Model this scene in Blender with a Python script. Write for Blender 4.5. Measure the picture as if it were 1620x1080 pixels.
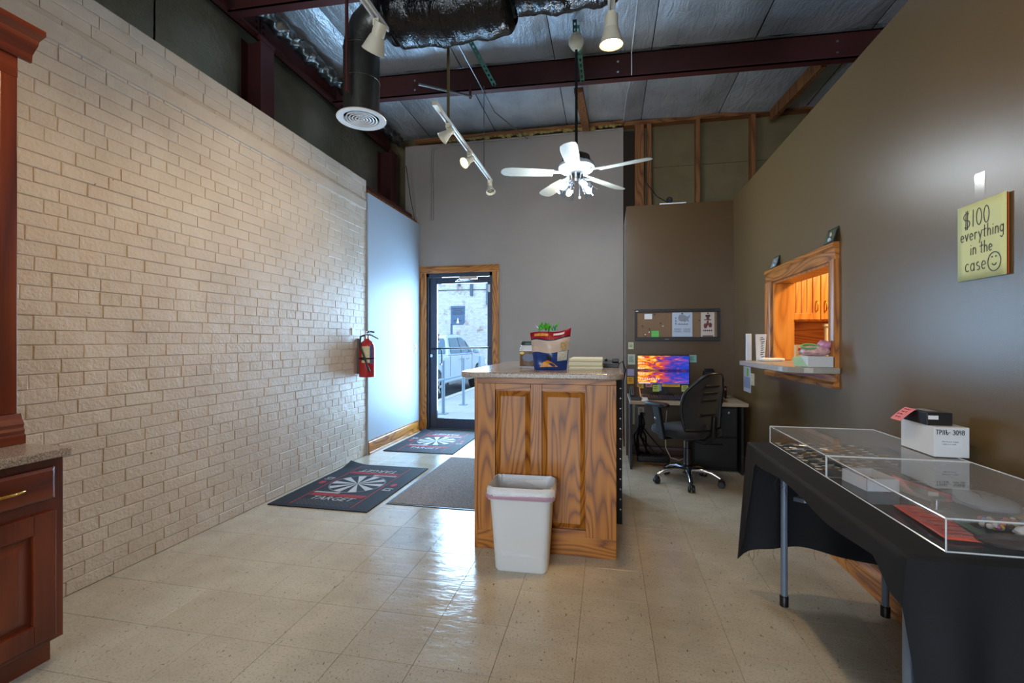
import bpy, math, random
from mathutils import Matrix, Vector
random.seed(7)
PI = math.pi
for _o in list(bpy.data.objects): bpy.data.objects.remove(_o)
scene = bpy.context.scene
COL = scene.collection

# ------------------------------------------------------------------ camera
cam_data = bpy.data.cameras.new('camera')
cam_data.sensor_width = 36.0
cam_data.lens = 36.0 * 735.0 / 1620.0
cam_data.clip_start = 0.05
cam_data.clip_end = 300
cam = bpy.data.objects.new('camera', cam_data)
COL.objects.link(cam)
cam.location = (0, 0, 1.238)
cam.rotation_euler = (math.radians(90.0), 0, math.radians(11.6))
cam_data.shift_y = -1.0 / 1620.0
scene.camera = cam

# ------------------------------------------------------------------ view
vs = scene.view_settings
vs.view_transform = 'Standard'
vs.look = 'None'
vs.gamma = 1.0
vs.use_curve_mapping = False
vs.exposure = 0.22

# ------------------------------------------------------------------ world: an even overcast sky
world = bpy.data.worlds.new('overcast_sky')
scene.world = world
world.use_nodes = True
wn = world.node_tree
wn.nodes.clear()
wo = wn.nodes.new('ShaderNodeOutputWorld')
wb = wn.nodes.new('ShaderNodeBackground')
wb.inputs[0].default_value = (0.55, 0.77, 1.0, 1)
wb.inputs[1].default_value = 4.0
wn.links.new(wb.outputs[0], wo.inputs[0])

# ------------------------------------------------------------------ daylight at the two openings of the room
def area_light(name, loc, rot, sx, sy, energy, color, portal=False):
    d = bpy.data.lights.new(name, 'AREA')
    d.shape = 'RECTANGLE'; d.size = sx; d.size_y = sy
    d.energy = energy; d.color = color
    if portal: d.cycles.is_portal = True
    o = bpy.data.objects.new(name, d)
    COL.objects.link(o)
    o.location = loc; o.rotation_euler = rot
    return o
# daylight coming in through the shop window in the rear wall
area_light('shop_window_daylight', (-1.15, -4.35, 1.65), (math.radians(90), 0, 0), 2.3, 2.1, 120, (0.88, 0.94, 1.0))
# daylight coming in through the glass door
area_light('door_daylight', (-1.96, 6.32, 1.2), (math.radians(-90), 0, 0), 0.72, 1.9, 105, (0.45, 0.72, 1.0))

# ------------------------------------------------------------------ helpers
def lin(c):
    r = []
    for x in c:
        x = x / 255.0
        r.append(x / 12.92 if x <= 0.04045 else ((x + 0.055) / 1.055) ** 2.4)
    return (r[0], r[1], r[2], 1.0)

def _new(name):
    m = bpy.data.materials.new(name)
    m.use_nodes = True
    nt = m.node_tree
    return m, nt, nt.nodes['Principled BSDF']

def N(nt, kind, **kw):
    n = nt.nodes.new(kind)
    for k, v in kw.items(): setattr(n, k, v)
    return n

def objcoord(nt, scale=(1, 1, 1)):
    tc = N(nt, 'ShaderNodeTexCoord')
    mp = N(nt, 'ShaderNodeMapping')
    mp.inputs['Scale'].default_value = scale
    nt.links.new(tc.outputs['Object'], mp.inputs['Vector'])
    return mp.outputs['Vector']

def noise(nt, vec, scale, detail=3.0, rough=0.55, dist=0.0):
    n = N(nt, 'ShaderNodeTexNoise')
    n.inputs['Scale'].default_value = scale
    n.inputs['Detail'].default_value = detail
    n.inputs['Roughness'].default_value = rough
    n.inputs['Distortion'].default_value = dist
    nt.links.new(vec, n.inputs['Vector'])
    return n.outputs['Fac']

def ramp(nt, fac, stops):
    r = N(nt, 'ShaderNodeValToRGB')
    el = r.color_ramp.elements
    while len(el) < len(stops): el.new(0.5)
    for e, (p, c) in zip(el, stops):
        e.position = p; e.color = c
    nt.links.new(fac, r.inputs['Fac'])
    return r.outputs['Color']

def mixc(nt, fac, a, b, mode='MIX'):
    n = N(nt, 'ShaderNodeMix', data_type='RGBA', blend_type=mode)
    for s, v in ((n.inputs[0], fac), (n.inputs[6], a), (n.inputs[7], b)):
        if hasattr(v, 'is_linked') or hasattr(v, 'links'): nt.links.new(v, s)
        else: s.default_value = v
    return n.outputs[2]

def math_(nt, op, a, b=None):
    n = N(nt, 'ShaderNodeMath', operation=op)
    for s, v in zip(n.inputs, (a, b)):
        if v is None: continue
        if hasattr(v, 'links'): nt.links.new(v, s)
        else: s.default_value = v
    return n.outputs[0]

def bump(nt, bsdf, h, strength, dist=0.01):
    b = N(nt, 'ShaderNodeBump')
    b.inputs['Strength'].default_value = strength
    b.inputs['Distance'].default_value = dist
    nt.links.new(h, b.inputs['Height'])
    nt.links.new(b.outputs['Normal'], bsdf.inputs['Normal'])

def sc(c, k): return (min(1, c[0] * k), min(1, c[1] * k), min(1, c[2] * k), 1)

def mat(name, col, rough=0.5, metal=0.0, var=0.0, vscale=6.0, bmp=0.0, bscale=80.0, bdist=0.002, spec=0.5, coat=0.0, emis=None, estr=0.0, sheen=0.0):
    m, nt, b = _new(name)
    c = lin(col)
    b.inputs['Base Color'].default_value = c
    b.inputs['Roughness'].default_value = rough
    b.inputs['Metallic'].default_value = metal
    b.inputs['Specular IOR Level'].default_value = spec
    if coat: b.inputs['Coat Weight'].default_value = coat; b.inputs['Coat Roughness'].default_value = 0.08
    if sheen: b.inputs['Sheen Weight'].default_value = sheen
    if var or bmp:
        vec = objcoord(nt)
        if var:
            f = noise(nt, vec, vscale, 4)
            nt.links.new(ramp(nt, f, [(0.3, sc(c, 1 - var)), (0.7, sc(c, 1 + var))]), b.inputs['Base Color'])
        if bmp: bump(nt, b, noise(nt, vec, bscale, 3), bmp, bdist)
    if emis:
        b.inputs['Emission Color'].default_value = lin(emis)
        b.inputs['Emission Strength'].default_value = estr
    return m

def wood(name, dark, mid, light, axis=2, rings=9.0, freq=1.6, rough=0.38, coat=0.25):
    m, nt, b = _new(name)
    s = [freq * 3.0] * 3; s[axis] = freq * 0.42
    v = objcoord(nt, tuple(s))
    n1 = noise(nt, v, 1.0, 1.5, 0.45, 0.25)
    w = math_(nt, 'SINE', math_(nt, 'MULTIPLY', n1, rings * 16.0))
    w = math_(nt, 'ADD', math_(nt, 'MULTIPLY', w, 0.5), 0.5)
    w = math_(nt, 'POWER', w, 0.55)
    s2 = [95.0] * 3; s2[axis] = 3.5
    v2 = objcoord(nt, tuple(s2))
    n2 = noise(nt, v2, 1.0, 3, 0.6)
    f = math_(nt, 'ADD', math_(nt, 'MULTIPLY', w, 0.62), math_(nt, 'MULTIPLY', n2, 0.48))
    col = ramp(nt, f, [(0.12, lin(dark)), (0.45, lin(mid)), (0.95, lin(light))])
    nt.links.new(col, b.inputs['Base Color'])
    b.inputs['Roughness'].default_value = rough
    b.inputs['Coat Weight'].default_value = coat
    b.inputs['Coat Roughness'].default_value = 0.18
    bump(nt, b, n2, 0.12, 0.001)
    return m

def clear(name, tint=(1, 1, 1), ior=1.45, rough=0.0, gloss=1.0, haze=0.0):
    m = bpy.data.materials.new(name); m.use_nodes = True
    nt = m.node_tree; nt.nodes.clear()
    out = N(nt, 'ShaderNodeOutputMaterial')
    tr = N(nt, 'ShaderNodeBsdfTransparent'); tr.inputs[0].default_value = (*tint, 1)
    gl = N(nt, 'ShaderNodeBsdfGlossy'); gl.inputs['Roughness'].default_value = rough
    gl.inputs[0].default_value = (gloss, gloss, gloss, 1)
    fr = N(nt, 'ShaderNodeFresnel'); fr.inputs[0].default_value = ior
    mx = N(nt, 'ShaderNodeMixShader')
    ge = N(nt, 'ShaderNodeNewGeometry')
    fac = math_(nt, 'MULTIPLY', fr.outputs[0], math_(nt, 'SUBTRACT', 1.0, ge.outputs['Backfacing']))
    nt.links.new(fac, mx.inputs[0]); nt.links.new(tr.outputs[0], mx.inputs[1]); nt.links.new(gl.outputs[0], mx.inputs[2])
    last = mx.outputs[0]
    if haze:
        df = N(nt, 'ShaderNodeBsdfDiffuse'); df.inputs[0].default_value = (0.8, 0.85, 0.9, 1)
        m2 = N(nt, 'ShaderNodeMixShader'); m2.inputs[0].default_value = haze
        nt.links.new(last, m2.inputs[1]); nt.links.new(df.outputs[0], m2.inputs[2]); last = m2.outputs[0]
    nt.links.new(last, out.inputs[0])
    return m

def emit(name, col, strength):
    m = bpy.data.materials.new(name); m.use_nodes = True
    nt = m.node_tree; nt.nodes.clear()
    out = N(nt, 'ShaderNodeOutputMaterial'); e = N(nt, 'ShaderNodeEmission')
    e.inputs[0].default_value = lin(col); e.inputs[1].default_value = strength
    nt.links.new(e.outputs[0], out.inputs[0])
    return m

# ------------------------------------------------------------------ mesh building
OFF = {}
class MB:
    def __init__(self): self.v = []; self.f = []
    def add(self, vs_, fs):
        n = len(self.v)
        self.v += [Vector(p) for p in vs_]
        self.f += [tuple(i + n for i in f) for f in fs]
        return self
    def box(self, x0, x1, y0, y1, z0, z1):
        if x0 > x1: x0, x1 = x1, x0
        if y0 > y1: y0, y1 = y1, y0
        if z0 > z1: z0, z1 = z1, z0
        return self.add([(x0,y0,z0),(x1,y0,z0),(x1,y1,z0),(x0,y1,z0),(x0,y0,z1),(x1,y0,z1),(x1,y1,z1),(x0,y1,z1)],
                 [(0,3,2,1),(4,5,6,7),(0,1,5,4),(1,2,6,5),(2,3,7,6),(3,0,4,7)])
    def poly(self, pts): return self.add(pts, [tuple(range(len(pts)))])
    def prism(self, pts, ext):
        """closed polygon pts (3d) extruded by vector ext"""
        n = len(pts); e = Vector(ext)
        a = [Vector(p) for p in pts]; b = [p + e for p in a]
        fs = [tuple(range(n))[::-1], tuple(range(n, 2 * n))]
        for i in range(n):
            j = (i + 1) % n; fs.append((i, j, n + j, n + i))
        return self.add(a + b, fs)
    def tube(self, path, r, n=8, caps=True, closed=False):
        path = [Vector(p) for p in path]
        m = len(path)
        rs = r if isinstance(r, (list, tuple)) else [r] * m
        prev = None; vv = []
        for i, p in enumerate(path):
            if closed: t = path[(i + 1) % m] - path[i - 1]
            else: t = path[min(i + 1, m - 1)] - path[max(i - 1, 0)]
            if t.length < 1e-9: t = Vector((0, 0, 1))
            t.normalize()
            if prev is None:
                up = Vector((0, 0, 1)) if abs(t.z) < 0.9 else Vector((1, 0, 0))
                a = t.cross(up).normalized()
            else:
                a = prev - t * prev.dot(t)
                if a.length < 1e-6: a = t.orthogonal()
                a.normalize()
            prev = a; b = t.cross(a)
            for k in range(n):
                an = 2 * PI * k / n
                vv.append(p + a * (math.cos(an) * rs[i]) + b * (math.sin(an) * rs[i]))
        fs = []
        for i in range(m if closed else m - 1):
            j = (i + 1) % m
            for k in range(n):
                l = (k + 1) % n
                fs.append((i * n + k, i * n + l, j * n + l, j * n + k))
        if caps and not closed:
            fs.append(tuple(range(n))[::-1]); fs.append(tuple((m - 1) * n + k for k in range(n)))
        return self.add(vv, fs)
    def lathe(self, prof, n=24, M=None, closed=False):
        """prof [(r, z)], around local z, placed by matrix M"""
        M = M or Matrix.Identity(4)
        vv = []
        for r, z in prof:
            for k in range(n):
                a = 2 * PI * k / n
                vv.append(M @ Vector((r * math.cos(a), r * math.sin(a), z)))
        fs = []
        m = len(prof)
        for i in range(m if closed else m - 1):
            j = (i + 1) % m
            for k in range(n):
                l = (k + 1) % n
                fs.append((i * n + k, i * n + l, j * n + l, j * n + k))
        if not closed:
            if prof[0][0] > 1e-6: fs.append(tuple(range(n))[::-1])
            if prof[-1][0] > 1e-6: fs.append(tuple((m - 1) * n + k for k in range(n)))
        return self.add(vv, fs)
    def grid(self, fn, nu, nv, wrap_u=False):
        vv = []
        for j in range(nv + 1):
            for i in range(nu if wrap_u else nu + 1):
                vv.append(fn(i / nu, j / nv))
        w = nu if wrap_u else nu + 1
        fs = []
        for j in range(nv):
            for i in range(nu):
                k = (i + 1) % w if wrap_u else i + 1
                fs.append((j * w + i, j * w + k, (j + 1) * w + k, (j + 1) * w + i))
        return self.add(vv, fs)
    def sell(self, c, r, e1=0.4, e2=0.4, nu=20, nv=10, M=None):
        """superellipsoid"""
        def pw(x, e): return math.copysign(abs(x) ** e, x)
        c = Vector(c)
        def fn(u, v):
            a = 2 * PI * u; b = -PI / 2 + PI * v
            p = Vector((r[0] * pw(math.cos(b), e1) * pw(math.cos(a), e2), r[1] * pw(math.cos(b), e1) * pw(math.sin(a), e2), r[2] * pw(math.sin(b), e1)))
            if M: p = M @ p
            return c + p
        return self.grid(fn, nu, nv, True)
    def xf(self, M):
        self.v = [M @ p for p in self.v]; return self
    def join(self, o, M=None):
        return self.add([M @ p for p in o.v] if M else o.v, o.f)
    def mesh(self, name, mats, off=None, smooth=None):
        me = bpy.data.meshes.new(name)
        o = off or Vector((0, 0, 0))
        me.from_pydata([tuple(p - o) for p in self.v], [], self.f)
        if mats is not None: me.materials.append(mats)
        me.validate()
        if smooth is not None:
            me.polygons.foreach_set('use_smooth', [True] * len(me.polygons))
            me.set_sharp_from_angle(angle=math.radians(smooth))
        me.update()
        return me
    def build(self, name, m, parent=None, origin=None, smooth=None, bevel=0, solid=0, local=False, seg=2):
        if parent is not None: off = OFF.get(parent.name, Vector((0, 0, 0)))
        else: off = Vector(origin) if origin is not None else self.base()
        me = self.mesh(name, m, None if local else off, smooth)
        o = bpy.data.objects.new(name, me)
        COL.objects.link(o)
        if parent is not None: o.parent = parent; OFF[o.name] = off
        else: o.location = off; OFF[o.name] = off
        if solid:
            md = o.modifiers.new('solid', 'SOLIDIFY'); md.thickness = solid; md.offset = 0
        if bevel:
            md = o.modifiers.new('bevel', 'BEVEL'); md.width = bevel; md.segments = seg; md.limit_method = 'ANGLE'; md.angle_limit = math.radians(40)
        return o
    def base(self):
        xs = [p.x for p in self.v]; ys = [p.y for p in self.v]; zs = [p.z for p in self.v]
        return Vector(((min(xs) + max(xs)) / 2, (min(ys) + max(ys)) / 2, min(zs)))

def tag(o, label=None, cat=None, group=None, kind=None):
    if label: o['label'] = label
    if cat: o['category'] = cat
    if group: o['group'] = group
    if kind: o['kind'] = kind
    return o
def thing(name, label, cat, loc=(0, 0, 0), rotz=0.0, group=None, local=False):
    o = bpy.data.objects.new(name, None)
    o.empty_display_size = 0.1
    COL.objects.link(o)
    o.location = loc; o.rotation_euler = (0, 0, rotz)
    OFF[o.name] = Vector((0, 0, 0)) if local else Vector(loc)
    return tag(o, label, cat, group)
def struct(o): o['kind'] = 'structure'; return o
def sthing(name, loc=(0, 0, 0)):
    o = bpy.data.objects.new(name, None); COL.objects.link(o); o.location = loc
    OFF[o.name] = Vector(loc); o['kind'] = 'structure'; return o
def face(o, right, up):
    """matrix: local x -> right, y -> up, z -> out of the face"""
    r = Vector(right).normalized(); u = Vector(up).normalized(); n = r.cross(u)
    M = Matrix.Identity(4)
    for i in range(3):
        M[i][0] = r[i]; M[i][1] = u[i]; M[i][2] = n[i]; M[i][3] = o[i]
    return M
def T(x, y, z): return Matrix.Translation((x, y, z))
def R(a, ax): return Matrix.Rotation(a, 4, ax)

def text_mb(body, w, h, depth=0.0006, shear=0.0):
    """lettering as geometry, fitted to a w x h box with its lower left corner at the origin"""
    cu = bpy.data.curves.new('t', 'FONT'); cu.body = body; cu.extrude = 0.5; cu.shear = shear; cu.resolution_u = 2
    ob = bpy.data.objects.new('t', cu); COL.objects.link(ob)
    dg = bpy.context.evaluated_depsgraph_get()
    me = bpy.data.meshes.new_from_object(ob.evaluated_get(dg))
    vsx = [Vector(v.co) for v in me.vertices]; fs = [tuple(p.vertices) for p in me.polygons]
    bpy.data.objects.remove(ob); bpy.data.curves.remove(cu); bpy.data.meshes.remove(me)
    x0 = min(p.x for p in vsx); x1 = max(p.x for p in vsx); y0 = min(p.y for p in vsx); y1 = max(p.y for p in vsx)
    m = MB()
    m.add([((p.x - x0) / (x1 - x0) * w, (p.y - y0) / (y1 - y0) * h, (p.z + 0.5) * depth) for p in vsx], fs)
    return m

# hand lettering: pen strokes per character, in a box one unit high
def arc(cx, cy, rx, ry, a0, a1, n=10):
    return [(cx + rx * math.cos(math.radians(a0 + (a1 - a0) * i / n)), cy + ry * math.sin(math.radians(a0 + (a1 - a0) * i / n))) for i in range(n + 1)]
GL = {
 '$': (0.62, [arc(.28, .70, .25, .22, 50, 270, 8) + arc(.28, .25, .26, .23, 90, -130, 8), [(.23, 1.05), (.20, -.1)], [(.36, 1.05), (.33, -.1)]]),
 '1': (0.25, [[(.12, 1), (.1, 0)]]),
 '0': (0.5, [arc(.25, .5, .2, .5, 90, 450, 16)]),
 '3': (0.5, [arc(.2, .75, .2, .24, 140, -90, 8) + arc(.2, .25, .23, .25, 90, -150, 9)]),
 '4': (0.5, [[(.08, 1), (.05, .5), (.42, .5)], [(.35, 1), (.33, 0)]]),
 '6': (0.45, [[(.12, 1), (.06, .5)] + arc(.24, .24, .18, .24, 160, 500, 14)]),
 '8': (0.5, [arc(.24, .77, .17, .22, 270, 630, 12), arc(.24, .27, .21, .27, 90, 450, 12)]),
 'T': (0.55, [[(0, 1), (.5, 1)], [(.26, 1), (.22, 0)]]),
 'P': (0.5, [[(.08, 1), (.06, 0)], [(.08, 1)] + arc(.12, .75, .3, .25, 90, -90, 8)]),
 '-': (0.35, [[(.02, .45), (.3, .45)]]),
 ' ': (0.3, []),
 'e': (0.45, [[(.05, .26), (.38, .32)] + arc(.22, .28, .17, .28, 10, 310, 12)]),
 'v': (0.42, [[(.04, .55), (.18, 0), (.36, .6)]]),
 'r': (0.38, [[(.08, .55), (.08, 0)], [(.08, .35)] + arc(.22, .36, .13, .2, 160, 40, 5)]),
 'y': (0.42, [[(.05, .55), (.2, .05)], [(.38, .6), (.12, -.4)]]),
 't': (0.36, [[(.18, .95), (.16, .05), (.26, 0)], [(.0, .58), (.36, .62)]]),
 'h': (0.44, [[(.08, 1), (.06, 0)], [(.06, .3)] + arc(.22, .34, .14, .22, 160, 0, 6) + [(.36, 0)]]),
 'i': (0.2, [[(.1, .55), (.09, 0)], [(.1, .78), (.11, .82)]]),
 'n': (0.44, [[(.08, .55), (.06, 0)], [(.06, .3)] + arc(.22, .32, .14, .24, 160, 0, 6) + [(.36, 0)]]),
 'g': (0.46, [arc(.2, .3, .16, .27, 30, 390, 12), [(.37, .58), (.36, -.25), (.2, -.42), (.05, -.3)]]),
 'c': (0.42, [arc(.22, .28, .18, .28, 50, 310, 10)]),
 'a': (0.46, [arc(.2, .27, .17, .27, 30, 390, 12), [(.37, .55), (.38, 0)]]),
 's': (0.4, [arc(.2, .42, .14, .14, 60, 270, 6) + arc(.2, .14, .15, .14, 90, -130, 6)]),
}
def ribbon(m, pts, w, d=0.0006):
    for a, b in zip(pts, pts[1:]):
        a = Vector((a[0], a[1], 0)); b = Vector((b[0], b[1], 0)); t = (b - a)
        if t.length < 1e-7: continue
        t.normalize(); nrm = Vector((-t.y, t.x, 0)) * (w / 2); e = t * (w * 0.35)
        m.prism([a - e - nrm, b + e - nrm, b + e + nrm, a - e + nrm], (0, 0, d))
def hand(m, s, x, y, size, w):
    for ch in s:
        adv, st = GL[ch]
        for pl in st: ribbon(m, [(x + p[0] * size, y + p[1] * size) for p in pl], w)
        x += (adv + 0.08) * size
    return x
# ------------------------------------------------------------------ materials
def brick_mat():
    m, nt, b = _new('painted_brick')
    v = objcoord(nt)
    oi = N(nt, 'ShaderNodeObjectInfo')
    geo = N(nt, 'ShaderNodeNewGeometry')
    pos = geo.outputs['Position']
    n = noise(nt, pos, 3.0, 4)
    base = ramp(nt, n, [(0.3, lin((206, 192, 176))), (0.7, lin((220, 208, 193)))])
    base = mixc(nt, math_(nt, 'MULTIPLY', oi.outputs['Random'], 0.14), base, lin((176, 150, 128)))
    chip = noise(nt, pos, 26.0, 4, 0.7)
    chip = ramp(nt, chip, [(0.70, (0, 0, 0, 1)), (0.735, (1, 1, 1, 1))])
    base = mixc(nt, chip, base, lin((96, 76, 60)))
    nt.links.new(base, b.inputs['Base Color'])
    b.inputs['Roughness'].default_value = 0.42
    h = math_(nt, 'ADD', noise(nt, pos, 55.0, 5, 0.6), math_(nt, 'MULTIPLY', noise(nt, pos, 9.0, 3), 1.6))
    bump(nt, b, h, 0.7, 0.006)
    return m
M_BRICK = brick_mat()

def tile_mat():
    m, nt, b = _new('vinyl_tile')
    geo = N(nt, 'ShaderNodeNewGeometry'); pos = geo.outputs['Position']
    oi = N(nt, 'ShaderNodeObjectInfo')
    mp = N(nt, 'ShaderNodeMapping'); mp.inputs['Scale'].default_value = (1, 1, 1)
    nt.links.new(pos, mp.inputs['Vector'])
    n = noise(nt, pos, 5.0, 5)
    base = ramp(nt, n, [(0.25, lin((182, 175, 158))), (0.75, lin((204, 197, 180)))])
    base = mixc(nt, math_(nt, 'MULTIPLY', oi.outputs['Random'], 0.3), base, lin((176, 160, 136)))
    # fine mottling and dark flecks through the tile
    f1 = noise(nt, pos, 120.0, 3, 0.6)
    base = mixc(nt, ramp(nt, f1, [(0.52, (0, 0, 0, 1)), (0.68, (.6, .6, .6, 1))]), base, lin((146, 134, 114)))
    mp2 = N(nt, 'ShaderNodeMapping'); mp2.inputs['Scale'].default_value = (85, 40, 30); mp2.inputs['Rotation'].default_value = (0, 0, 0.5)
    nt.links.new(pos, mp2.inputs['Vector'])
    f2 = noise(nt, mp2.outputs[0], 1.0, 3, 0.6, 0.4)
    base = mixc(nt, ramp(nt, f2, [(0.655, (0, 0, 0, 1)), (0.69, (.85, .85, .85, 1))]), base, lin((78, 66, 54)))
    # worn, dirtier lane in front of the desk
    d = noise(nt, pos, 1.3, 4, 0.6)
    base = mixc(nt, ramp(nt, d, [(0.42, (0, 0, 0, 1)), (0.75, (.3, .3, .3, 1))]), base, lin((140, 124, 104)))
    nt.links.new(base, b.inputs['Base Color'])
    r = noise(nt, pos, 2.2, 4, 0.6)
    rr = N(nt, 'ShaderNodeMapRange'); rr.inputs[1].default_value = 0.3; rr.inputs[2].default_value = 0.7
    rr.inputs[3].default_value = 0.13; rr.inputs[4].default_value = 0.24
    nt.links.new(r, rr.inputs[0]); nt.links.new(rr.outputs[0], b.inputs['Roughness'])
    mp3 = N(nt, 'ShaderNodeMapping'); mp3.inputs['Scale'].default_value = (4, 9, 1)
    nt.links.new(pos, mp3.inputs['Vector'])
    h = math_(nt, 'ADD', noise(nt, mp3.outputs[0], 1.6, 4, 0.55), math_(nt, 'MULTIPLY', noise(nt, pos, 60.0, 2), 0.05))
    bump(nt, b, h, 0.16, 0.02)
    return m
M_TILE = tile_mat()
M_JOINT = mat('tile_joint', (78, 66, 54), 0.8)

M_GREY = mat('grey_wall_paint', (156, 146, 138), 0.5, var=0.04, vscale=2, bmp=0.12, bscale=160)
M_BROWN = mat('brown_wall_paint', (106, 86, 56), 0.3, var=0.05, vscale=1.5, bmp=0.25, bscale=220, bdist=0.0015)
M_WHITEW = mat('white_wall_paint', (168, 180, 193), 0.5, var=0.02, vscale=2, bmp=0.05, bscale=60)
M_OAK = wood('honey_oak_upright', (84, 42, 8), (160, 94, 26), (196, 126, 44), 2, 6.5, 2.0)
M_OAKX = wood('honey_oak_across', (84, 42, 8), (160, 94, 26), (196, 126, 44), 0, 6.5, 2.0)
M_OAKY = wood('honey_oak_along', (84, 42, 8), (160, 94, 26), (196, 126, 44), 1, 6.5, 2.0)
M_KOAK = wood('kitchen_oak', (176, 100, 28), (206, 128, 44), (226, 152, 66), 2, 6, 1.4)
M_KOAKX = wood('kitchen_oak_across', (120, 62, 18), (176, 104, 36), (206, 136, 60), 0, 8, 1.4)
M_CHERRY = wood('cherry_upright', (70, 24, 12), (96, 36, 16), (122, 54, 26), 2, 2.2, 1.2, 0.3, 0.4)
M_CHERRYY = wood('cherry_along', (70, 24, 12), (96, 36, 16), (122, 54, 26), 1, 2.2, 1.2, 0.3, 0.4)
M_STUD = wood('bare_pine', (78, 42, 16), (120, 72, 34), (146, 96, 50), 2, 6, 1.2, 0.7, 0)
M_STUDX = wood('bare_pine_across', (78, 42, 16), (120, 72, 34), (146, 96, 50), 0, 6, 1.2, 0.7, 0)
M_STEEL = mat('red_oxide_steel', (78, 34, 32), 0.5, 0.1, var=0.15, vscale=5)
M_BACKBOARD = mat('raw_wallboard', (116, 102, 72), 0.85, var=0.1, vscale=4, bmp=0.2, bscale=50)
M_FLUFF = mat('yellow_insulation', (150, 130, 74), 0.95, var=0.3, vscale=18, bmp=0.9, bscale=40, bdist=0.02)
def foil_mat(name, c1, c2, metal, rough, wr):
    m, nt, b = _new(name)
    geo = N(nt, 'ShaderNodeNewGeometry'); pos = geo.outputs['Position']
    n = noise(nt, pos, 1.7, 5)
    nt.links.new(ramp(nt, n, [(0.3, lin(c1)), (0.7, lin(c2))]), b.inputs['Base Color'])
    b.inputs['Metallic'].default_value = metal; b.inputs['Roughness'].default_value = rough
    mp = N(nt, 'ShaderNodeMapping'); mp.inputs['Scale'].default_value = (7, 2, 3); nt.links.new(pos, mp.inputs['Vector'])
    h = math_(nt, 'ADD', noise(nt, mp.outputs[0], 1.5, 5, 0.6, 0.6), math_(nt, 'MULTIPLY', noise(nt, pos, 70.0, 2), 0.15))
    bump(nt, b, h, wr, 0.03)
    return m
M_FOIL = foil_mat('roof_foil', (176, 186, 196), (222, 230, 238), 0.45, 0.36, 0.8)
M_VINYL = foil_mat('wall_vinyl', (112, 112, 98), (150, 150, 134), 0.45, 0.45, 0.6)
M_BLACKFOIL = foil_mat('black_duct_wrap', (5, 6, 9), (11, 13, 18), 0.0, 0.15, 0.7)
M_DARKALU = mat('dark_bronze_aluminium', (62, 68, 82), 0.35, 0.6)
M_GLASS = clear('door_glass', (0.93, 0.97, 1.0), 1.45)
M_ACRYL = clear('clear_acrylic', (0.965, 0.975, 0.985), 1.4, 0.0, 1.0, 0.015)
M_ACRYLL = clear('scuffed_acrylic_lid', (0.95, 0.965, 0.98), 1.5, 0.04, 1.0, 0.10)
M_ACRYLE = mat('acrylic_edge', (205, 214, 220), 0.15)
M_BLACK = mat('black_plastic', (16, 16, 18), 0.42)
M_BLACKM = mat('black_metal', (12, 12, 13), 0.45, 0.3)
M_WHITE = mat('white_plastic', (225, 228, 230), 0.35)
M_OFFW = mat('almond_plastic', (214, 204, 178), 0.4)
M_LAMPW = mat('cream_lamp_enamel', (214, 206, 184), 0.4)
M_CHROME = mat('chrome', (200, 200, 205), 0.18, 1.0)
M_STEELG = mat('galvanised_steel', (126, 128, 130), 0.35, 0.9, var=0.2, vscale=7)
M_DUCTM = foil_mat('dark_sheet_duct', (70, 70, 68), (110, 108, 102), 0.85, 0.36, 0.25)
M_BRASS = mat('brass', (214, 170, 90), 0.25, 1.0)
M_PAPER = mat('white_paper', (226, 230, 236), 0.7)
M_INK = mat('ink', (34, 40, 48), 0.6)

# ------------------------------------------------------------------ the room shell
WL, WR, WB, WA = -2.57, 1.285, 6.07, 5.20      # brick wall, right wall, back wall, alcove wall
REAR = -4.4
TOPR = 2.72

# floor slab with the vinyl tiles as pieces
fl = struct(MB().box(-3.2, 3.6, REAR - .1, 6.2, -0.12, -0.004).build('floor', M_JOINT, origin=(0, 0, 0)))
TS = 0.3048
tx0, ty0 = -0.1196, 1.968
tile_mesh = {}
def tile(x0, x1, y0, y1):
    key = (round(x1 - x0, 3), round(y1 - y0, 3))
    g = 0.0007
    if key not in tile_mesh:
        w, d = (x1 - x0) / 2 - g, (y1 - y0) / 2 - g; b = 0.0006
        m = MB(); m.add([(-w,-d,-.003),(w,-d,-.003),(w,d,-.003),(-w,d,-.003),(-w,-d,-b),(w,-d,-b),(w,d,-b),(-w,d,-b),(-w+b,-d+b,0),(w-b,-d+b,0),(w-b,d-b,0),(-w+b,d-b,0)],
            [(0,3,2,1),(0,1,5,4),(1,2,6,5),(2,3,7,6),(3,0,4,7),(4,5,9,8),(5,6,10,9),(6,7,11,10),(7,4,8,11),(8,9,10,11)])
        tile_mesh[key] = m.mesh('floor_tile', M_TILE)
    o = bpy.data.objects.new('floor_tile', tile_mesh[key]); COL.objects.link(o)
    o.parent = fl; o.location = ((x0 + x1) / 2, (y0 + y1) / 2, 0)
xs = [tx0 + TS * i for i in range(-8, 5)]; xs = [WL] + [x for x in xs if WL + .02 < x < WR - .02] + [WR]
ys = [ty0 + TS * j for j in range(-4, 14)]; ys = [y for y in ys if y < WB - .02] + [WB]
for a, b_ in zip(xs, xs[1:]):
    for c_, d_ in zip(ys, ys[1:]):
        tile(a, b_, c_, d_)
MB().box(WL, WR, REAR, ys[0] - .001, -.004, 0).build('tile_field', M_TILE, fl)['kind'] = 'stuff'

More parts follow.
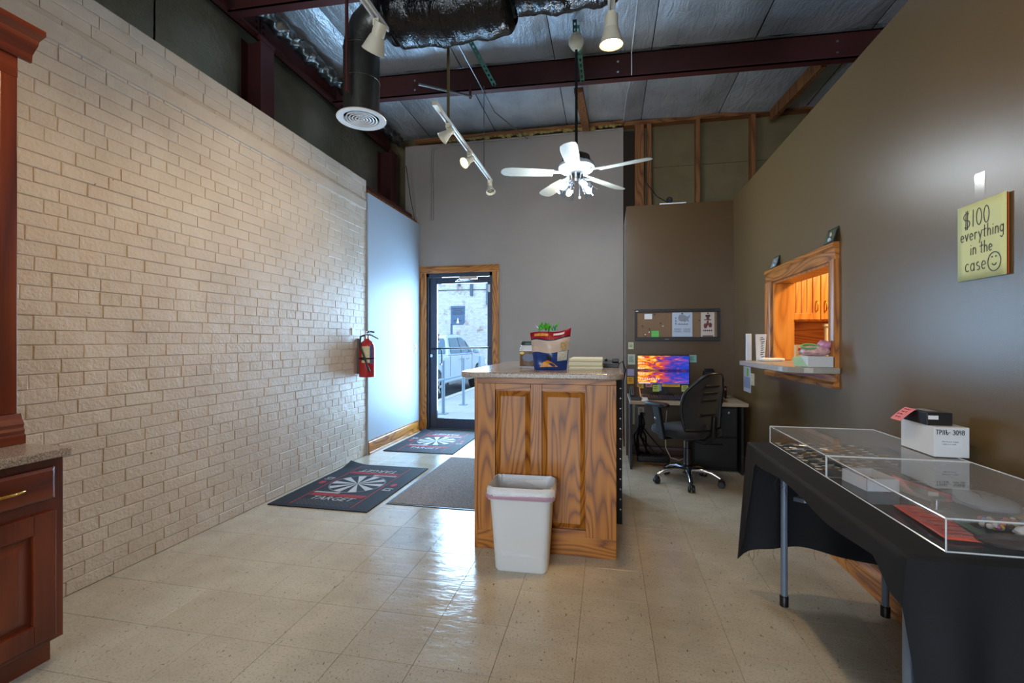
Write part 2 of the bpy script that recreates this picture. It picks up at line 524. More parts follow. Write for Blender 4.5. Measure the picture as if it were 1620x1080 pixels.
# left wall: painted brick, courses of stretchers with a header course now and then
wl = struct(MB().box(WL - .2, WL - .0022, REAR, 4.63, 0, 2.98).build('wall_left', M_BRICK, origin=(0, 0, 0)))
CH, BL = 0.0677, 0.221
pieces = []
for r in range(44):
    z0 = r * CH; header = (r % 6 == 3)
    L = BL / 2 if header else BL
    y = 0.3 - (0 if r % 2 else BL / 2) - (0.055 if header else 0)
    y -= BL * 1
    rj = random.Random(r)
    y += rj.choice((-.012, 0, .008, .016))
    while y < 4.63:
        L = (BL / 2 if header else BL) + rj.choice((-.012, -.004, 0, .004, .012))
        a, b_ = max(y, -0.2), min(y + L, 4.63)
        if b_ - a > 0.03: pieces.append((a, b_, z0, min(z0 + CH, 2.98)))
        y += L
def brick_mb(hl, hh, k, j=0):
    rnd = random.Random(k)
    m = MB(); g = 0.0020 + rnd.uniform(0, .0012); b = 0.0027
    def q(s): return s + rnd.uniform(-.0013, .0013)
    p = 0.0018 + rnd.uniform(-.0006, .0022)
    y0, y1, z0, z1 = -hl + g, hl - g, -hh + g * .8, hh - g * .8
    ring = lambda x, i: [(x, q(y0 + i), q(z0 + i)), (x, q(y1 - i), q(z0 + i)), (x, q(y1 - i), q(z1 - i)), (x, q(y0 + i), q(z1 - i))]
    vv = ring(-.012, 0) + ring(p * .35, 0) + ring(p, b)
    fs = []
    for s in (0, 4):
        for i in range(4):
            k2 = (i + 1) % 4; fs.append((s + i, s + k2, s + 4 + k2, s + 4 + i))
    fs.append((8, 9, 10, 11))
    m.add(vv, fs); return m
brick_cache = {}
def cam_size(y, z):
    c, s = math.cos(math.radians(11.6)), math.sin(math.radians(11.6))
    d = -WL * s + y * c
    if d < 0.3: return 0
    u = 810 + 735 * (WL * c + y * s) / d; v = 539 - 735 * (z - 1.238) / d
    if u < 20 or v < -15 or v > 1095: return 0
    if z < 0.9 and y < 1.43: return 0
    if y < 1.42: return 0
    return 1.0 / d
pieces.sort(key=lambda p: -cam_size((p[0] + p[1]) / 2, (p[2] + p[3]) / 2))
rest = MB()
for i, (a, b_, z0, z1) in enumerate(pieces):
    hl, hh = (b_ - a) / 2, (z1 - z0) / 2
    if i < 300:
        key = (round(hl, 3), round(hh, 3), i % 8)
        if key not in brick_cache: brick_cache[key] = brick_mb(hl, hh, i).mesh('brick', M_BRICK)
        o = bpy.data.objects.new('brick', brick_cache[key]); COL.objects.link(o); o.parent = wl
        o.location = (WL, (a + b_) / 2, (z0 + z1) / 2)
    else:
        rest.join(brick_mb(hl, hh, i), T(WL, (a + b_) / 2, (z0 + z1) / 2))
rest.build('brick_courses', M_BRICK, wl)['kind'] = 'stuff'
MB().box(WL - .2, WL + .004, REAR, -0.2, 0, 2.98).build('brick_return', M_BRICK, wl)
# painted ledger board and thin conduit high on the brick
lb = MB().box(WL, WL + .022, -1, 4.60, 2.655, 2.742).build('trim_1', M_BRICK, bevel=.003); struct(lb)
# white plaster wall beside the door
pw = struct(MB().box(-2.77, -2.55, 4.635, WB, 0, 2.85).build('wall_plaster', M_WHITEW, bevel=.002))
# timber ledge that the plaster wall stops under
lg = MB().box(-2.80, -2.585, 4.60, 6.04, 2.852, 2.90); struct(lg.build('trim_2', M_STUDX))
tg = MB().box(-2.72, -2.66, 4.56, 6.04, 2.90, 2.99); struct(tg.build('trim_3', M_STEEL))
# metal outer wall seen above the brick
ow = sthing('wall_outer', (-3.1, 0, 0))
for i in range(9):
    y0 = REAR + i * 1.18
    m = MB()
    def fn(u, v, y0=y0):
        return Vector((-3.1 + 0.02 * math.sin(u * PI) + 0.008 * math.sin(v * 9 + i), y0 + u * 1.17, v * 4.16))
    m.grid(fn, 8, 12)
    m.box(-3.16, -3.13, y0, y0 + 1.18, 0, 4.16)
    m.build('insulation_panel', M_VINYL, ow, smooth=60)

# back wall (grey) with the door opening
DX0, DX1, DT = -2.472, -1.515, 2.17
m = MB()
m.box(-2.77, DX0, WB, WB + .15, 0, 3.95); m.box(DX1, .198, WB, WB + .15, 0, 3.95); m.box(DX0, DX1, WB, WB + .15, DT, 3.95)
struct(m.build('wall_back', M_GREY, origin=(0, WB, 0)))
m = MB().box(-3.25, 3.5, WB + .17, WB + .26, 0, 4.2)
m2 = MB(); m2.box(-3.25, DX0, WB + .17, WB + .26, 0, 4.2); m2.box(DX1, 3.5, WB + .17, WB + .26, 0, 4.2); m2.box(DX0, DX1, WB + .17, WB + .26, DT, 4.2)
struct(m2.build('wall_outer_back', M_BACKBOARD, origin=(0, WB + .2, 0)))
# alcove wall with its short return, and the right hand wall with the serving hatch
struct(MB().box(.203, WR + .1, WA, WA + .12, 0, 2.70).build('wall_alcove', mat('brown_paint_alcove_shade', (82, 60, 32), 0.34, var=0.05, vscale=1.5, bmp=0.25, bscale=220, bdist=0.0015)))  # right wall's brown paint, with the alcove's dimmer light put into the colour
struct(MB().box(.2035, .30, WA + .12, WB - .001, 0, 2.70).build('wall_return', M_GREY))
HY0, HY1, HZ0, HZ1 = 3.045, 4.01, 1.05, 1.705
m = MB()
m.box(WR, WR + .12, REAR, HY0, 0, TOPR); m.box(WR, WR + .12, HY1, WA, 0, TOPR)
m.box(WR, WR + .12, HY0, HY1, 0, HZ0); m.box(WR, WR + .12, HY0, HY1, HZ1, TOPR)
struct(m.build('wall_right', M_BROWN, origin=(WR, 0, 0)))
# rear wall behind the camera, with a shop window
m = MB()
m.box(-3.2, -2.4, REAR - .12, REAR, 0, 4.2); m.box(.1, 3.6, REAR - .12, REAR, 0, 4.2)
m.box(-2.4, .1, REAR - .12, REAR, 0, .55); m.box(-2.4, .1, REAR - .12, REAR, 2.75, 4.2)
struct(m.build('wall_rear', M_GREY, origin=(0, REAR, 0)))
w1 = sthing('window_2', (-1.15, REAR, .55))
m = MB()
for a in (-2.4, -1.18, .04): m.box(a, a + .06, REAR - .1, REAR - .02, .55, 2.75)
for a in (.55, 2.69): m.box(-2.4, .1, REAR - .1, REAR - .02, a, a + .06)
m.build('window_frame', M_DARKALU, w1)
# far right outer wall
struct(MB().box(3.5, 3.6, REAR, 6.3, 0, 4.2).build('wall_far_right', M_VINYL))

# roof: sheets of foil faced insulation between the purlins
def roof_z(x): return 4.14 - 0.025 * (x + 2.96)
rf = sthing('ceiling', (0, 0, 4.1))
random.seed(3)
xe = [-3.2, -2.45, -1.5, -.52, .42, 1.34, 2.3, 3.6]
yp = [REAR - .05, -1.0, .4, 1.8, 3.2, 4.62, 6.32]
for a, b_ in zip(xe, xe[1:]):
    for c_, d_ in zip(yp, yp[1:]):
        m = MB(); ph = random.uniform(0, 6)
        def fn(u, v):
            x = a + .004 + (b_ - a - .008) * u; y = c_ + (d_ - c_) * v
            sag = 0.035 * math.sin(PI * u) * math.sin(PI * v) + .006 * math.sin(13 * u + ph) + 0.006 * math.sin(9 * u + 5 * v + ph)
            return Vector((x, y, roof_z(x) - max(0, sag) - (.012 if 0 < u < 1 else 0)))
        m.grid(fn, 10, 8)
        m.build('insulation_panel', M_FOIL, rf, smooth=70)
MB().prism([(-3.25, REAR - .15, roof_z(-3.25) + .06), (3.65, REAR - .15, roof_z(3.65) + .06), (3.65, 6.4, roof_z(3.65) + .06), (-3.25, 6.4, roof_z(-3.25) + .06)], (0, 0, .06)).build('roof_deck', M_BLACKM, rf)

# steel: purlins across, a girt along the left, columns
def zpurlin(y, name='roof_purlin', label=None):
    m = MB(); x0, x1 = -2.92, 3.4
    t = .012
    def bar(ya, yb, za, zb):
        m.add([(x0,ya,roof_z(x0)+za),(x0,yb,roof_z(x0)+za),(x0,yb,roof_z(x0)+zb),(x0,ya,roof_z(x0)+zb),(x1,ya,roof_z(x1)+za),(x1,yb,roof_z(x1)+za),(x1,yb,roof_z(x1)+zb),(x1,ya,roof_z(x1)+zb)],
              [(0,1,2,3),(7,6,5,4),(0,4,5,1),(1,5,6,2),(2,6,7,3),(3,7,4,0)])
    bar(y, y + t, -.31, -.04); bar(y - .075, y, -.32, -.305); bar(y, y + .075, -.052, -.04); bar(y - .075, y - .068, -.32, -.295)
    return m
pu_l = ['dark red steel purlin crossing behind the ceiling fan rod', 'dark red steel purlin above the black duct', 'dark red steel purlin over the front of the room', 'dark red steel purlin over the camera', 'dark red steel purlin at the rear of the room']
for y, l in zip((4.62, 3.2, 1.8, .4, -1.0), pu_l):
    t_ = thing('roof_purlin', l, 'beam', (0, y, roof_z(0) - .32), group='roof purlins')
    zpurlin(y).build('web', M_STEEL, t_)
    for x in (-2.0, .1, 2.0):
        for dz in (-.12, -.22):
            MB().lathe([(0, -.012), (.012, -.012), (.012, .0), (0, .0)], 6, face((x, y - .002, roof_z(x) + dz), (1, 0, 0), (0, 0, 1))).build('bolt', M_CHROME, t_)
t_ = thing('wall_girt', 'dark red steel girt running above the white brick wall', 'beam', (-2.96, 2, 3.83))
for y0, y1 in ((REAR, 3.50), (3.52, 6.0)):
    m = MB(); m.box(-2.965, -2.952, y0, y1, 3.83, 4.15); m.box(-2.965, -2.89, y0, y1, 3.83, 3.842); m.box(-2.965, -2.89, y0, y1, 4.12, 4.135); m.box(-2.895, -2.889, y0, y1, 3.83, 3.85)
    m.build('channel', M_STEEL, t_)
for i in range(5):
    for y in (3.47, 3.55):
        MB().lathe([(0, 0), (.012, 0), (.012, .012), (0, .012)], 6, face((-2.952, y, 3.87 + i * .055), (0, 1, 0), (0, 0, 1))).build('bolt', M_STEEL, t_)
for y, l in ((3.51, 'dark red steel column rising behind the white brick wall'), (5.93, 'dark red steel column in the corner by the plaster wall'), (.9, 'dark red steel column nearest the camera behind the brick')):
    t_ = thing('steel_column', l, 'column', (-2.95, y, 2.0), group='steel columns')
    m = MB(); m.box(-2.89, -2.878, y - .08, y + .08, 0, 3.83); m.box(-3.07, -2.89, y - .006, y + .006, 0, 3.83); m.box(-3.08, -3.07, y - .08, y + .08, 0, 3.83)
    m.build('flanges', M_STEEL, t_)
    MB().box(-2.90, -2.872, y - .09, y + .09, 3.79, 3.83).build('cap_plate', M_STEEL, t_)

# bare timber framing and raw board above the alcove
t_ = thing('stud_wall', 'bare timber stud framing above the brown alcove wall', 'framing', (1.2, 6.1, 2.6))
for i, (x0, x1) in enumerate(((.34, .45), (.49, .545), (1.07, 1.12), (1.70, 1.75), (2.35, 2.40), (2.95, 3.0))):
    MB().box(x0, x1, 6.07, 6.18, 0, 3.97).build('stud', M_STUD, t_)
MB().box(.205, 3.4, 6.07, 6.18, 3.97, 4.02).build('top_plate', M_STUDX, t_)
MB().box(.205, 3.4, 6.18, 6.195, 3.45, 3.97).build('raw_board', M_BACKBOARD, t_)
MB().box(.205, 3.4, 6.18, 6.195, 0, 3.445).build('raw_board', M_BACKBOARD, t_)
MB().box(.205, .335, 6.08, 6.10, 2.6, 3.9).build('dark_gap_board', mat('gap_dark', (40, 26, 16), .9), t_)
o = MB().prism([(1.90, 4.70, 3.72), (1.90, 6.05, 3.86), (1.90, 6.05, 3.99), (1.90, 4.70, 3.85)], (.05, 0, 0)).build('roof_brace', M_STUD)
tag(o, 'pale timber brace running from purlin to stud wall at right', 'timber')
o = MB().prism([(-.33, 4.72, 3.74), (-.24, 4.72, 3.74), (-.22, 6.02, 3.92), (-.31, 6.02, 3.92)], (0, 0, .05)).build('roof_brace', M_STUD)
tag(o, 'short orange timber strut behind the ceiling fan rod', 'timber')
o = MB().box(-2.6, .2, 6.00, 6.07, 3.97, 4.01).build('wall_plate', M_STUDX); tag(o, 'rough timber plate along the top of the grey wall', 'timber')
# ragged insulation along the head of the grey wall
random.seed(11)
o = MB()
for i in range(60):
    x = -2.1 + i * .038 + random.uniform(-.02, .02)
    o.sell((x, 6.03, 3.975 + random.uniform(-.02, .02)), (.04, .03, random.uniform(.015, .04)), 1, 1, 7, 5)
t2 = o.build('insulation_fluff', M_FLUFF, smooth=80); tag(t2, 'ragged yellow insulation poking out above the grey wall', 'insulation', kind='stuff')
o = MB(); rn5 = random.Random(5)
ph5 = [rn5.uniform(0, 6) for _ in range(6)]
def rollf(u, v):
    a = 2 * PI * u; y = 3.26 + 2.72 * v
    r_ = .062 + .012 * math.sin(y * 17 + ph5[0]) + .012 * math.sin(a * 3 + y * 31 + ph5[1]) + .009 * math.sin(a * 5 - y * 53 + ph5[2]) + .007 * math.sin(a * 2 + y * 83)
    return Vector((-2.80 + r_ * math.cos(a), y, 3.97 + r_ * math.sin(a) * .9))
o.grid(rollf, 16, 130, True)
t2 = o.build('insulation_roll', M_DUCTM, smooth=80); tag(t2, 'bunched foil insulation lying along the steel girt', 'insulation', kind='stuff')

# baseboards
def base_profile(m, p0, p1, out, h=.135):
    p0 = Vector(p0); p1 = Vector(p1); o_ = Vector(out)
    prof = [(0, 0), (.024, 0), (.024, .02), (.016, .026), (.016, h - .045), (.012, h - .02), (.006, h - .012), (.006, h), (0, h)]
    m.prism([p0 + o_ * a + Vector((0, 0, b_)) for a, b_ in prof], p1 - p0)
m = MB(); base_profile(m, (-2.549, 4.636, 0), (-2.549, 5.985, 0), (1, 0, 0), .15); struct(m.build('baseboard_left', M_OAKY))
m = MB(); base_profile(m, (WR - .001, -3, 0), (WR - .001, 5.19, 0), (-1, 0, 0)); struct(m.build('baseboard_right', M_OAKY))
m = MB(); base_profile(m, (.2, WA - .001, 0), (WR - .03, WA - .001, 0), (0, -1, 0), .12); struct(m.build('baseboard_alcove', mat('dark_stained_base', (70, 38, 24), .5)))
m = MB(); base_profile(m, (-1.40, WB - .001, 0), (.19, WB - .001, 0), (0, -1, 0)); struct(m.build('baseboard_back', M_OAKX))

# door casing in oak with plinth blocks
tr = sthing('trim_4', (-2, WB, 0))
def casing(m, p, ext, inw):
    """ext: extrude vector, inw: direction toward the opening; p on the outer edge"""
    p = Vector(p); iw = Vector(inw); o_ = Vector((0, -1, 0))
    prof = [(0, 0), (0, .018), (.02, .024), (.035, .018), (.062, .018), (.075, .012), (.092, .010), (.092, 0)]
    m.prism([p + iw * a + o_ * b_ for a, b_ in prof], ext)
m = MB(); casing(m, (DX0 - .075, WB, .17), (0, 0, DT - .17), (1, 0, 0)); m.build('side_casing', M_OAK, tr)
m = MB(); casing(m, (DX1 + .092, WB, .17), (0, 0, DT - .17), (-1, 0, 0)); m.build('side_casing', M_OAK, tr)
m = MB(); casing(m, (DX0 - .075, WB, DT + .092), (DX1 - DX0 + .167, 0, 0), (0, 0, -1)); m.build('head_casing', M_OAKX, tr)
MB().box(DX0 - .077, DX0 + .022, WB - .032, WB, 0, .17).build('plinth_block', M_OAK, tr, bevel=.004)
MB().box(DX1 - .002, DX1 + .097, WB - .032, WB, 0, .17).build('plinth_block', M_OAK, tr, bevel=.004)

# glass shop door in a dark metal frame
dr = sthing('door_1', (-2, WB + .06, 0))
m = MB(); y0, y1 = WB + .02, WB + .14
m.box(DX0, DX0 + .045, y0, y1, 0, DT); m.box(DX1 - .045, DX1, y0, y1, 0, DT); m.box(DX0, DX1, y0, y1, DT - .05, DT); m.box(DX0, DX1, y0, y1, 0, .02)
m.build('door_frame', M_DARKALU, dr, bevel=.003)
GX0, GX1 = -2.325, -1.60
m = MB(); y0, y1 = WB + .055, WB + .10
m.box(DX0 + .05, GX0, y0, y1, .025, DT - .055); m.box(GX1, DX1 - .05, y0, y1, .025, DT - .055)
m.box(GX0, GX1, y0, y1, 2.03, DT - .055); m.box(GX0, GX1, y0, y1, .025, .165)
m.build('door_leaf', M_DARKALU, dr, bevel=.004)
MB().box(GX0, GX1, WB + .075, WB + .081, .165, 2.03).build('glass_pane', M_GLASS, dr)
MB().tube([(GX0 - .06, WB + .05, 1.13), (GX0 - .06, WB + .01, 1.13), (GX1 + .05, WB + .01, 1.145), (GX1 + .05, WB + .05, 1.145)], .012, 10).build('push_bar', M_BLACKM, dr, smooth=40)
cl_ = MB().box(-1.98, -1.72, WB - .005, WB + .055, 2.075, 2.125).build('door_closer', M_CHROME, dr, bevel=.008)
MB().tube([(-1.80, WB + .02, 2.07), (-2.02, WB - .05, 2.05), (-1.92, WB + .04, 2.12)], .008, 6).build('closer_arm', M_CHROME, cl_)
MB().lathe([(0, 0), (.022, 0), (.022, .012), (0, .014)], 14, face((GX0 - .075, WB + .054, 1.03), (1, 0, 0), (0, 0, 1))).build('lock_cylinder', M_CHROME, dr)
MB().tube([(-2.29, WB + .10, 1.12), (-2.29, WB + .15, 1.12), (-2.29, WB + .16, 1.08), (-2.29, WB + .16, .95), (-2.29, WB + .15, .91), (-2.29, WB + .10, .91)], .011, 8).build('pull_handle', M_BLACKM, dr, smooth=50)
for i_ in range(4): MB().box(-2.318, -2.295, WB + .0725, WB + .0748, 1.21 + i_ * .032, 1.236 + i_ * .032).build('door_sticker', mat('sticker_%d' % i_, (190, 60, 64) if i_ % 2 else (214, 206, 204), .5), dr)
MB().box(-1.575, -1.548, WB + .0, WB + .055, 1.90, 2.0).build('alarm_contact', M_WHITE, dr, bevel=.003)
MB().box(DX0 + .01, DX1 - .01, WB - .02, WB + .02, 0, .012).build('threshold', M_STEELG, dr)

# oak framed serving hatch
hw = sthing('window_1', (WR, 3.53, HZ0))
m = MB()
def hcasing(p, ext, inw):
    p = Vector(p); iw = Vector(inw); o_ = Vector((-1, 0, 0))
    prof = [(0, 0), (0, .03), (.025, .034), (.04, .024), (.075, .022), (.09, .016), (.098, .016), (.098, 0)]
    mm = MB(); mm.prism([p + iw * a + o_ * b_ for a, b_ in prof], ext); return mm
hcasing((WR, 4.125, 1.063), (0, 0, .639), (0, -1, 0)).build('side_casing', M_OAK, hw)
hcasing((WR, 2.945, 1.063), (0, 0, .639), (0, 1, 0)).build('side_casing', M_OAK, hw)
hcasing((WR, 2.945, 1.80), (0, 1.18, 0), (0, 0, -1)).build('head_casing', M_OAKY, hw)
hcasing((WR, 2.945, .965), (0, 1.18, 0), (0, 0, 1)).build('apron', M_OAKY, hw)
MB().box(WR - .002, WR + .14, HY1 - .02, HY1 - .0005, HZ0 + .04, HZ1 - .021).build('jamb', M_KOAK, hw)
MB().box(WR - .002, WR + .14, HY0 + .0005, HY0 + .02, HZ0 + .04, HZ1 - .021).build('jamb', M_KOAK, hw)
MB().box(WR - .002, WR + .14, HY0 + .0005, HY1 - .0005, HZ1 - .02, HZ1 - .0005).build('head_jamb', M_KOAKX, hw)
# grey laminate serving shelf with a rounded near corner
pts = [(WR + .22, 2.935), (1.30, 2.925)]
pts += [(1.19 - .0, 2.925)]
pts += [(1.19 - .17 * math.sin(a), 3.095 - .17 * math.cos(a)) for a in [i * PI / 2 / 6 for i in range(1, 7)]]
pts += [(1.0, 3.4), (.998, 3.86), (1.03, 3.89), (WR - .003, 3.90)]
pts += [(WR - .003, HY1 - .002), (WR + .22, HY1 - .002)]
pts[0] = (WR + .22, HY0 + .002); pts[1] = (WR - .003, HY0 + .002); pts.insert(2, (WR - .003, 2.925))
o = MB().prism([(x, y, 1.051) for x, y in pts], (0, 0, .035)).build('serving_shelf', mat('grey_laminate', (150, 148, 142), .3, var=.06, vscale=60), bevel=.004)
tag(o, 'grey laminate serving shelf with rounded corner below the hatch', 'shelf')
# ------------------------------------------------------------------ kitchen behind the hatch
struct(MB().box(WR + .12, 3.3, 5.05, 5.15, 0, 2.45).build('wall_kitchen_back', mat('kitchen_paint', (196, 176, 140), .6)))
struct(MB().box(3.2, 3.3, 1.5, 5.05, 0, 2.45).build('wall_kitchen_right', bpy.data.materials['kitchen_paint']))
struct(MB().box(WR + .12, 3.3, 1.4, 1.5, 0, 2.45).build('wall_kitchen_front', bpy.data.materials['kitchen_paint']))
struct(MB().box(WR + .12, 3.3, 1.4, 5.15, 2.45, 2.5).build('ceiling_kitchen', bpy.data.materials['kitchen_paint']))
KY = 4.69
def raised_door(M, w, h, mf, mp, name, parent, bead=False, stile=.06):
    """door in the local x-y face plane, front towards +z; returns the door object"""
    fr = MB(); t = .02
    fr.box(0, stile, 0, h, 0, t); fr.box(w - stile, w, 0, h, 0, t); fr.box(stile, w - stile, 0, stile, 0, t); fr.box(stile, w - stile, h - stile, h, 0, t)
    d = fr.xf(M).build(name, mf, parent, bevel=.003)
    x0, x1, y0, y1 = stile, w - stile, stile, h - stile
    if bead:
        n = max(3, int((x1 - x0) / .045))
        for i in range(n):
            a = x0 + (x1 - x0) * i / n; b_ = x0 + (x1 - x0) * (i + 1) / n
            MB().box(a + .002, b_ - .002, y0, y1, .002, .012).xf(M).build('bead_board', mp, d, bevel=.003)
    else:
        g = .008; s = .035
        p = MB()
        p.add([(x0+g,y0+g,.004),(x1-g,y0+g,.004),(x1-g,y1-g,.004),(x0+g,y1-g,.004),(x0+g+s,y0+g+s,.017),(x1-g-s,y0+g+s,.017),(x1-g-s,y1-g-s,.017),(x0+g+s,y1-g-s,.017)],
              [(0,1,5,4),(1,2,6,5),(2,3,7,6),(3,0,4,7),(4,5,6,7)])
        p.box(x0, x1, y0, y1, .001, .004)
        p.xf(M).build('raised_panel', mp, d)
    return d
def pull(M, parent, L=.09, m_=None):
    pts = [(0, -L / 2, 0), (0, -L / 2, .018), (0, -L * .25, .03), (0, L * .25, .03), (0, L / 2, .018), (0, L / 2, 0)]
    o_ = MB().tube([M @ Vector(p) for p in pts], .0055, 8).build('handle', m_ or M_BRASS, parent, smooth=50); return o_
k1 = thing('wall_cabinet', 'honey oak wall cabinet with brass pulls seen through the hatch', 'cabinet', (1.95, 4.85, 1.42))
MB().box(1.42, 2.70, KY, 5.04, 1.42, 2.2).build('body', M_KOAK, k1)
xs_ = [(1.44, 1.885, 1), (1.892, 2.29, -1), (2.297, 2.69, 1)]
for x0, x1, sgn in xs_:
    M = face((x0, KY, 1.432), (1, 0, 0), (0, 0, 1))
    d = raised_door(M, x1 - x0, .74, M_KOAK, M_KOAK, 'cabinet_door', k1, bead=True)
    hx = (x1 - x0) - .032 if sgn > 0 else .032
    pull(M @ T(hx, .12, .02), d)
k2 = thing('open_shelf_unit', 'dark oak open nook under the wall cabinet in the kitchen', 'cabinet', (2.0, 4.9, .92))
MB().box(1.42, 2.7, 5.0, 5.04, .92, 1.415).build('back_panel', M_KOAKX, k2)
MB().box(1.66, 1.685, KY + .02, 5.0, .935, 1.415).build('divider', M_KOAK, k2)
MB().box(1.42, 1.44, KY + .02, 5.0, .935, 1.415).build('side_panel', M_KOAK, k2)
MB().box(1.42, 2.7, KY - .02, 5.0, .90, .935).build('shelf', M_KOAKX, k2)
k3 = thing('kitchen_base_cabinet', 'oak base cabinet below the kitchen nook', 'cabinet', (2.0, 4.8, 0))
MB().box(1.42, 2.7, 4.5, 5.04, 0, .88).build('body', M_KOAK, k3)
for i in range(3): raised_door(face((1.44 + i * .42, 4.5, .1), (1, 0, 0), (0, 0, 1)), .40, .74, M_KOAK, M_KOAK, 'cabinet_door', k3)
o = MB().lathe([(.0, 0), (.02, 0), (.016, .02), (.0155, .36), (.028, .365), (.028, .385), (0, .385)], 16, T(1.80, 4.35, .935 + .06))
o.lathe([(0, 0), (.07, 0), (.07, .06), (0, .06)], 20, T(1.80, 4.35, .935))
kt = MB().box(1.42, 2.7, 4.25, 4.66, .90, .934); 
tag(o.build('paper_towel_post', M_OFFW, smooth=50), 'white upright paper towel post standing in the kitchen', 'post')
tag(kt.build('kitchen_counter', mat('kitchen_counter_top', (170, 150, 120), .4)), 'tan counter slab in front of the kitchen nook', 'counter')
kl = thing('kitchen_lamp', 'round warm ceiling lamp inside the kitchen', 'lamp', (2.2, 3.6, 2.36))
MB().lathe([(.16, .09), (.17, .05), (.14, .0), (.0, -.01)], 24, T(2.2, 3.6, 2.36)).build('lamp_shade', emit('warm_lamp', (255, 190, 100), 6), kl, smooth=60)
kd = bpy.data.lights.new('kitchen_lamp_light', 'POINT'); kd.energy = 85; kd.color = (1, .68, .32); kd.shadow_soft_size = .12
ko = bpy.data.objects.new('kitchen_lamp_light', kd); COL.objects.link(ko); ko.location = (2.2, 3.6, 2.24)

# ------------------------------------------------------------------ reception counter
CX0, CX1, CY0, CY1, CZ = -.775, .05, 2.69, 3.95, 1.028
rc = thing('reception_counter', 'honey oak reception counter with two raised panels on its end', 'counter', (-.36, 3.3, 0))
MB().box(CX0, CX1, CY0 + .02, CY1, 0, CZ).build('body', M_OAK, rc)
Mf = face((CX0, CY0 + .02, 0), (1, 0, 0), (0, 0, 1))
W = CX1 - CX0; t = .02
def part(n, x0, x1, y0, y1, m_): MB().box(x0, x1, y0, y1, 0, t).xf(Mf).build(n, m_, rc, bevel=.002)
part('stile', 0, .12, .11, .985, M_OAK); part('stile', .335, .40, .11, .985, M_OAK); part('stile', .655, W, .11, .985, M_OAK)
part('rail', 0, W, .985, CZ, M_OAKX); part('rail', 0, W, 0, .11, M_OAKX)
part('cross_rail', .12, .335, .945, .985, M_OAKX); part('cross_rail', .40, .655, .945, .985, M_OAKX)
part('cross_rail', .12, .335, .11, .15, M_OAKX); part('cross_rail', .40, .655, .11, .15, M_OAKX)
for x0, x1 in ((.12, .335), (.40, .655)):
    g, s = .006, .028; y0, y1 = .15, .945
    p = MB().add([(x0+g,y0+g,.003),(x1-g,y0+g,.003),(x1-g,y1-g,.003),(x0+g,y1-g,.003),(x0+g+s,y0+g+s,.018),(x1-g-s,y0+g+s,.018),(x1-g-s,y1-g-s,.018),(x0+g+s,y1-g-s,.018)],
              [(0,1,5,4),(1,2,6,5),(2,3,7,6),(3,0,4,7),(4,5,6,7)])
    p.xf(Mf).build('raised_panel', M_OAK, rc)
MB().box(CX0 - .006, CX0 + .012, CY0 - .004, CY0 + .03, .0, CZ).build('corner_strip', M_OAK, rc)
def lam_mat():
    m, nt, b = _new('speckled_laminate')
    v = objcoord(nt)
    nt.links.new(ramp(nt, noise(nt, v, 240, 3, .7), [(.38, lin((108, 92, 80))), (.5, lin((164, 148, 134))), (.64, lin((196, 184, 172)))]), b.inputs['Base Color'])
    b.inputs['Roughness'].default_value = .18
    return m
M_LAM = lam_mat()
ct = thing('counter_top', 'speckled laminate top with rounded corners on the reception counter', 'countertop', (-.37, 3.2, CZ))
def rounded(x0, x1, y0, y1, r, n=6):
    p = []
    for cx, cy, a0 in ((x1 - r, y0 + r, -90), (x1 - r, y1 - r, 0), (x0 + r, y1 - r, 90), (x0 + r, y0 + r, 180)):
        for i in range(n + 1):
            a = math.radians(a0 + 90 * i / n); p.append((cx + r * math.cos(a), cy + r * math.sin(a)))
    return p
pl = rounded(-.838, .088, 2.53, 4.0, .09)
MB().prism([(x, y, CZ) for x, y in pl], (0, 0, .034)).build('slab', M_LAM, ct, bevel=.008, seg=3)
# black perforated rack rail standing at the counter's right side
br = thing('rack_frame', 'black metal rack with a row of studs beside the counter', 'rack', (.085, 3.5, 0))
MB().box(.056, .098, 3.22, 3.9, .0, 1.0).build('side_panel', M_BLACKM, br, bevel=.003)
for i in range(13):
    MB().lathe([(0, .004), (.006, .003), (.008, 0), (.008, -.002)], 8, face((.086, 3.2195, .1 + i * .068), (1, 0, 0), (0, 0, 1))).build('stud', M_CHROME, br)

# ------------------------------------------------------------------ waste bin
bn = thing('waste_bin', 'white plastic waste bin with a bag liner in front of the counter', 'bin', (-.46, 2.55, 0))
def rr(w, d, r, n=5):
    return rounded(-w / 2, w / 2, -d / 2, d / 2, r, n)
def loft(m, rings, center, rot=0.0, cap0=True, cap1=False):
    n = len(rings[0][0]); vv = []; Rz = Matrix.Rotation(rot, 4, 'Z')
    for pts_, z, dy in rings:
        for x, y in pts_:
            p = Rz @ Vector((x, y + dy, 0)); vv.append((center[0] + p.x, center[1] + p.y, z))
    fs = []
    for i in range(len(rings) - 1):
        for k in range(n):
            l = (k + 1) % n; fs.append((i * n + k, i * n + l, (i + 1) * n + l, (i + 1) * n + k))
    if cap0: fs.append(tuple(range(n))[::-1])
    if cap1: fs.append(tuple((len(rings) - 1) * n + k for k in range(n)))
    m.add(vv, fs)
bc = (-.458, 2.53)
m = MB()
loft(m, [(rr(.27, .17, .03), .0, 0), (rr(.285, .185, .035), .012, 0), (rr(.335, .245, .04), .43, 0), (rr(.345, .255, .04), .445, 0), (rr(.338, .247, .04), .447, 0), (rr(.328, .237, .04), .43, 0), (rr(.275, .175, .03), .02, 0)], bc, .03, True, True)
m.build('bin_body', M_WHITE, bn, smooth=50)
M_BAG = mat('bin_bag', (216, 220, 226), .35, bmp=.6, bscale=45, bdist=.006)
m = MB(); random.seed(2)
def jit(p, a): return [(x + random.uniform(-a, a), y + random.uniform(-a, a)) for x, y in p]
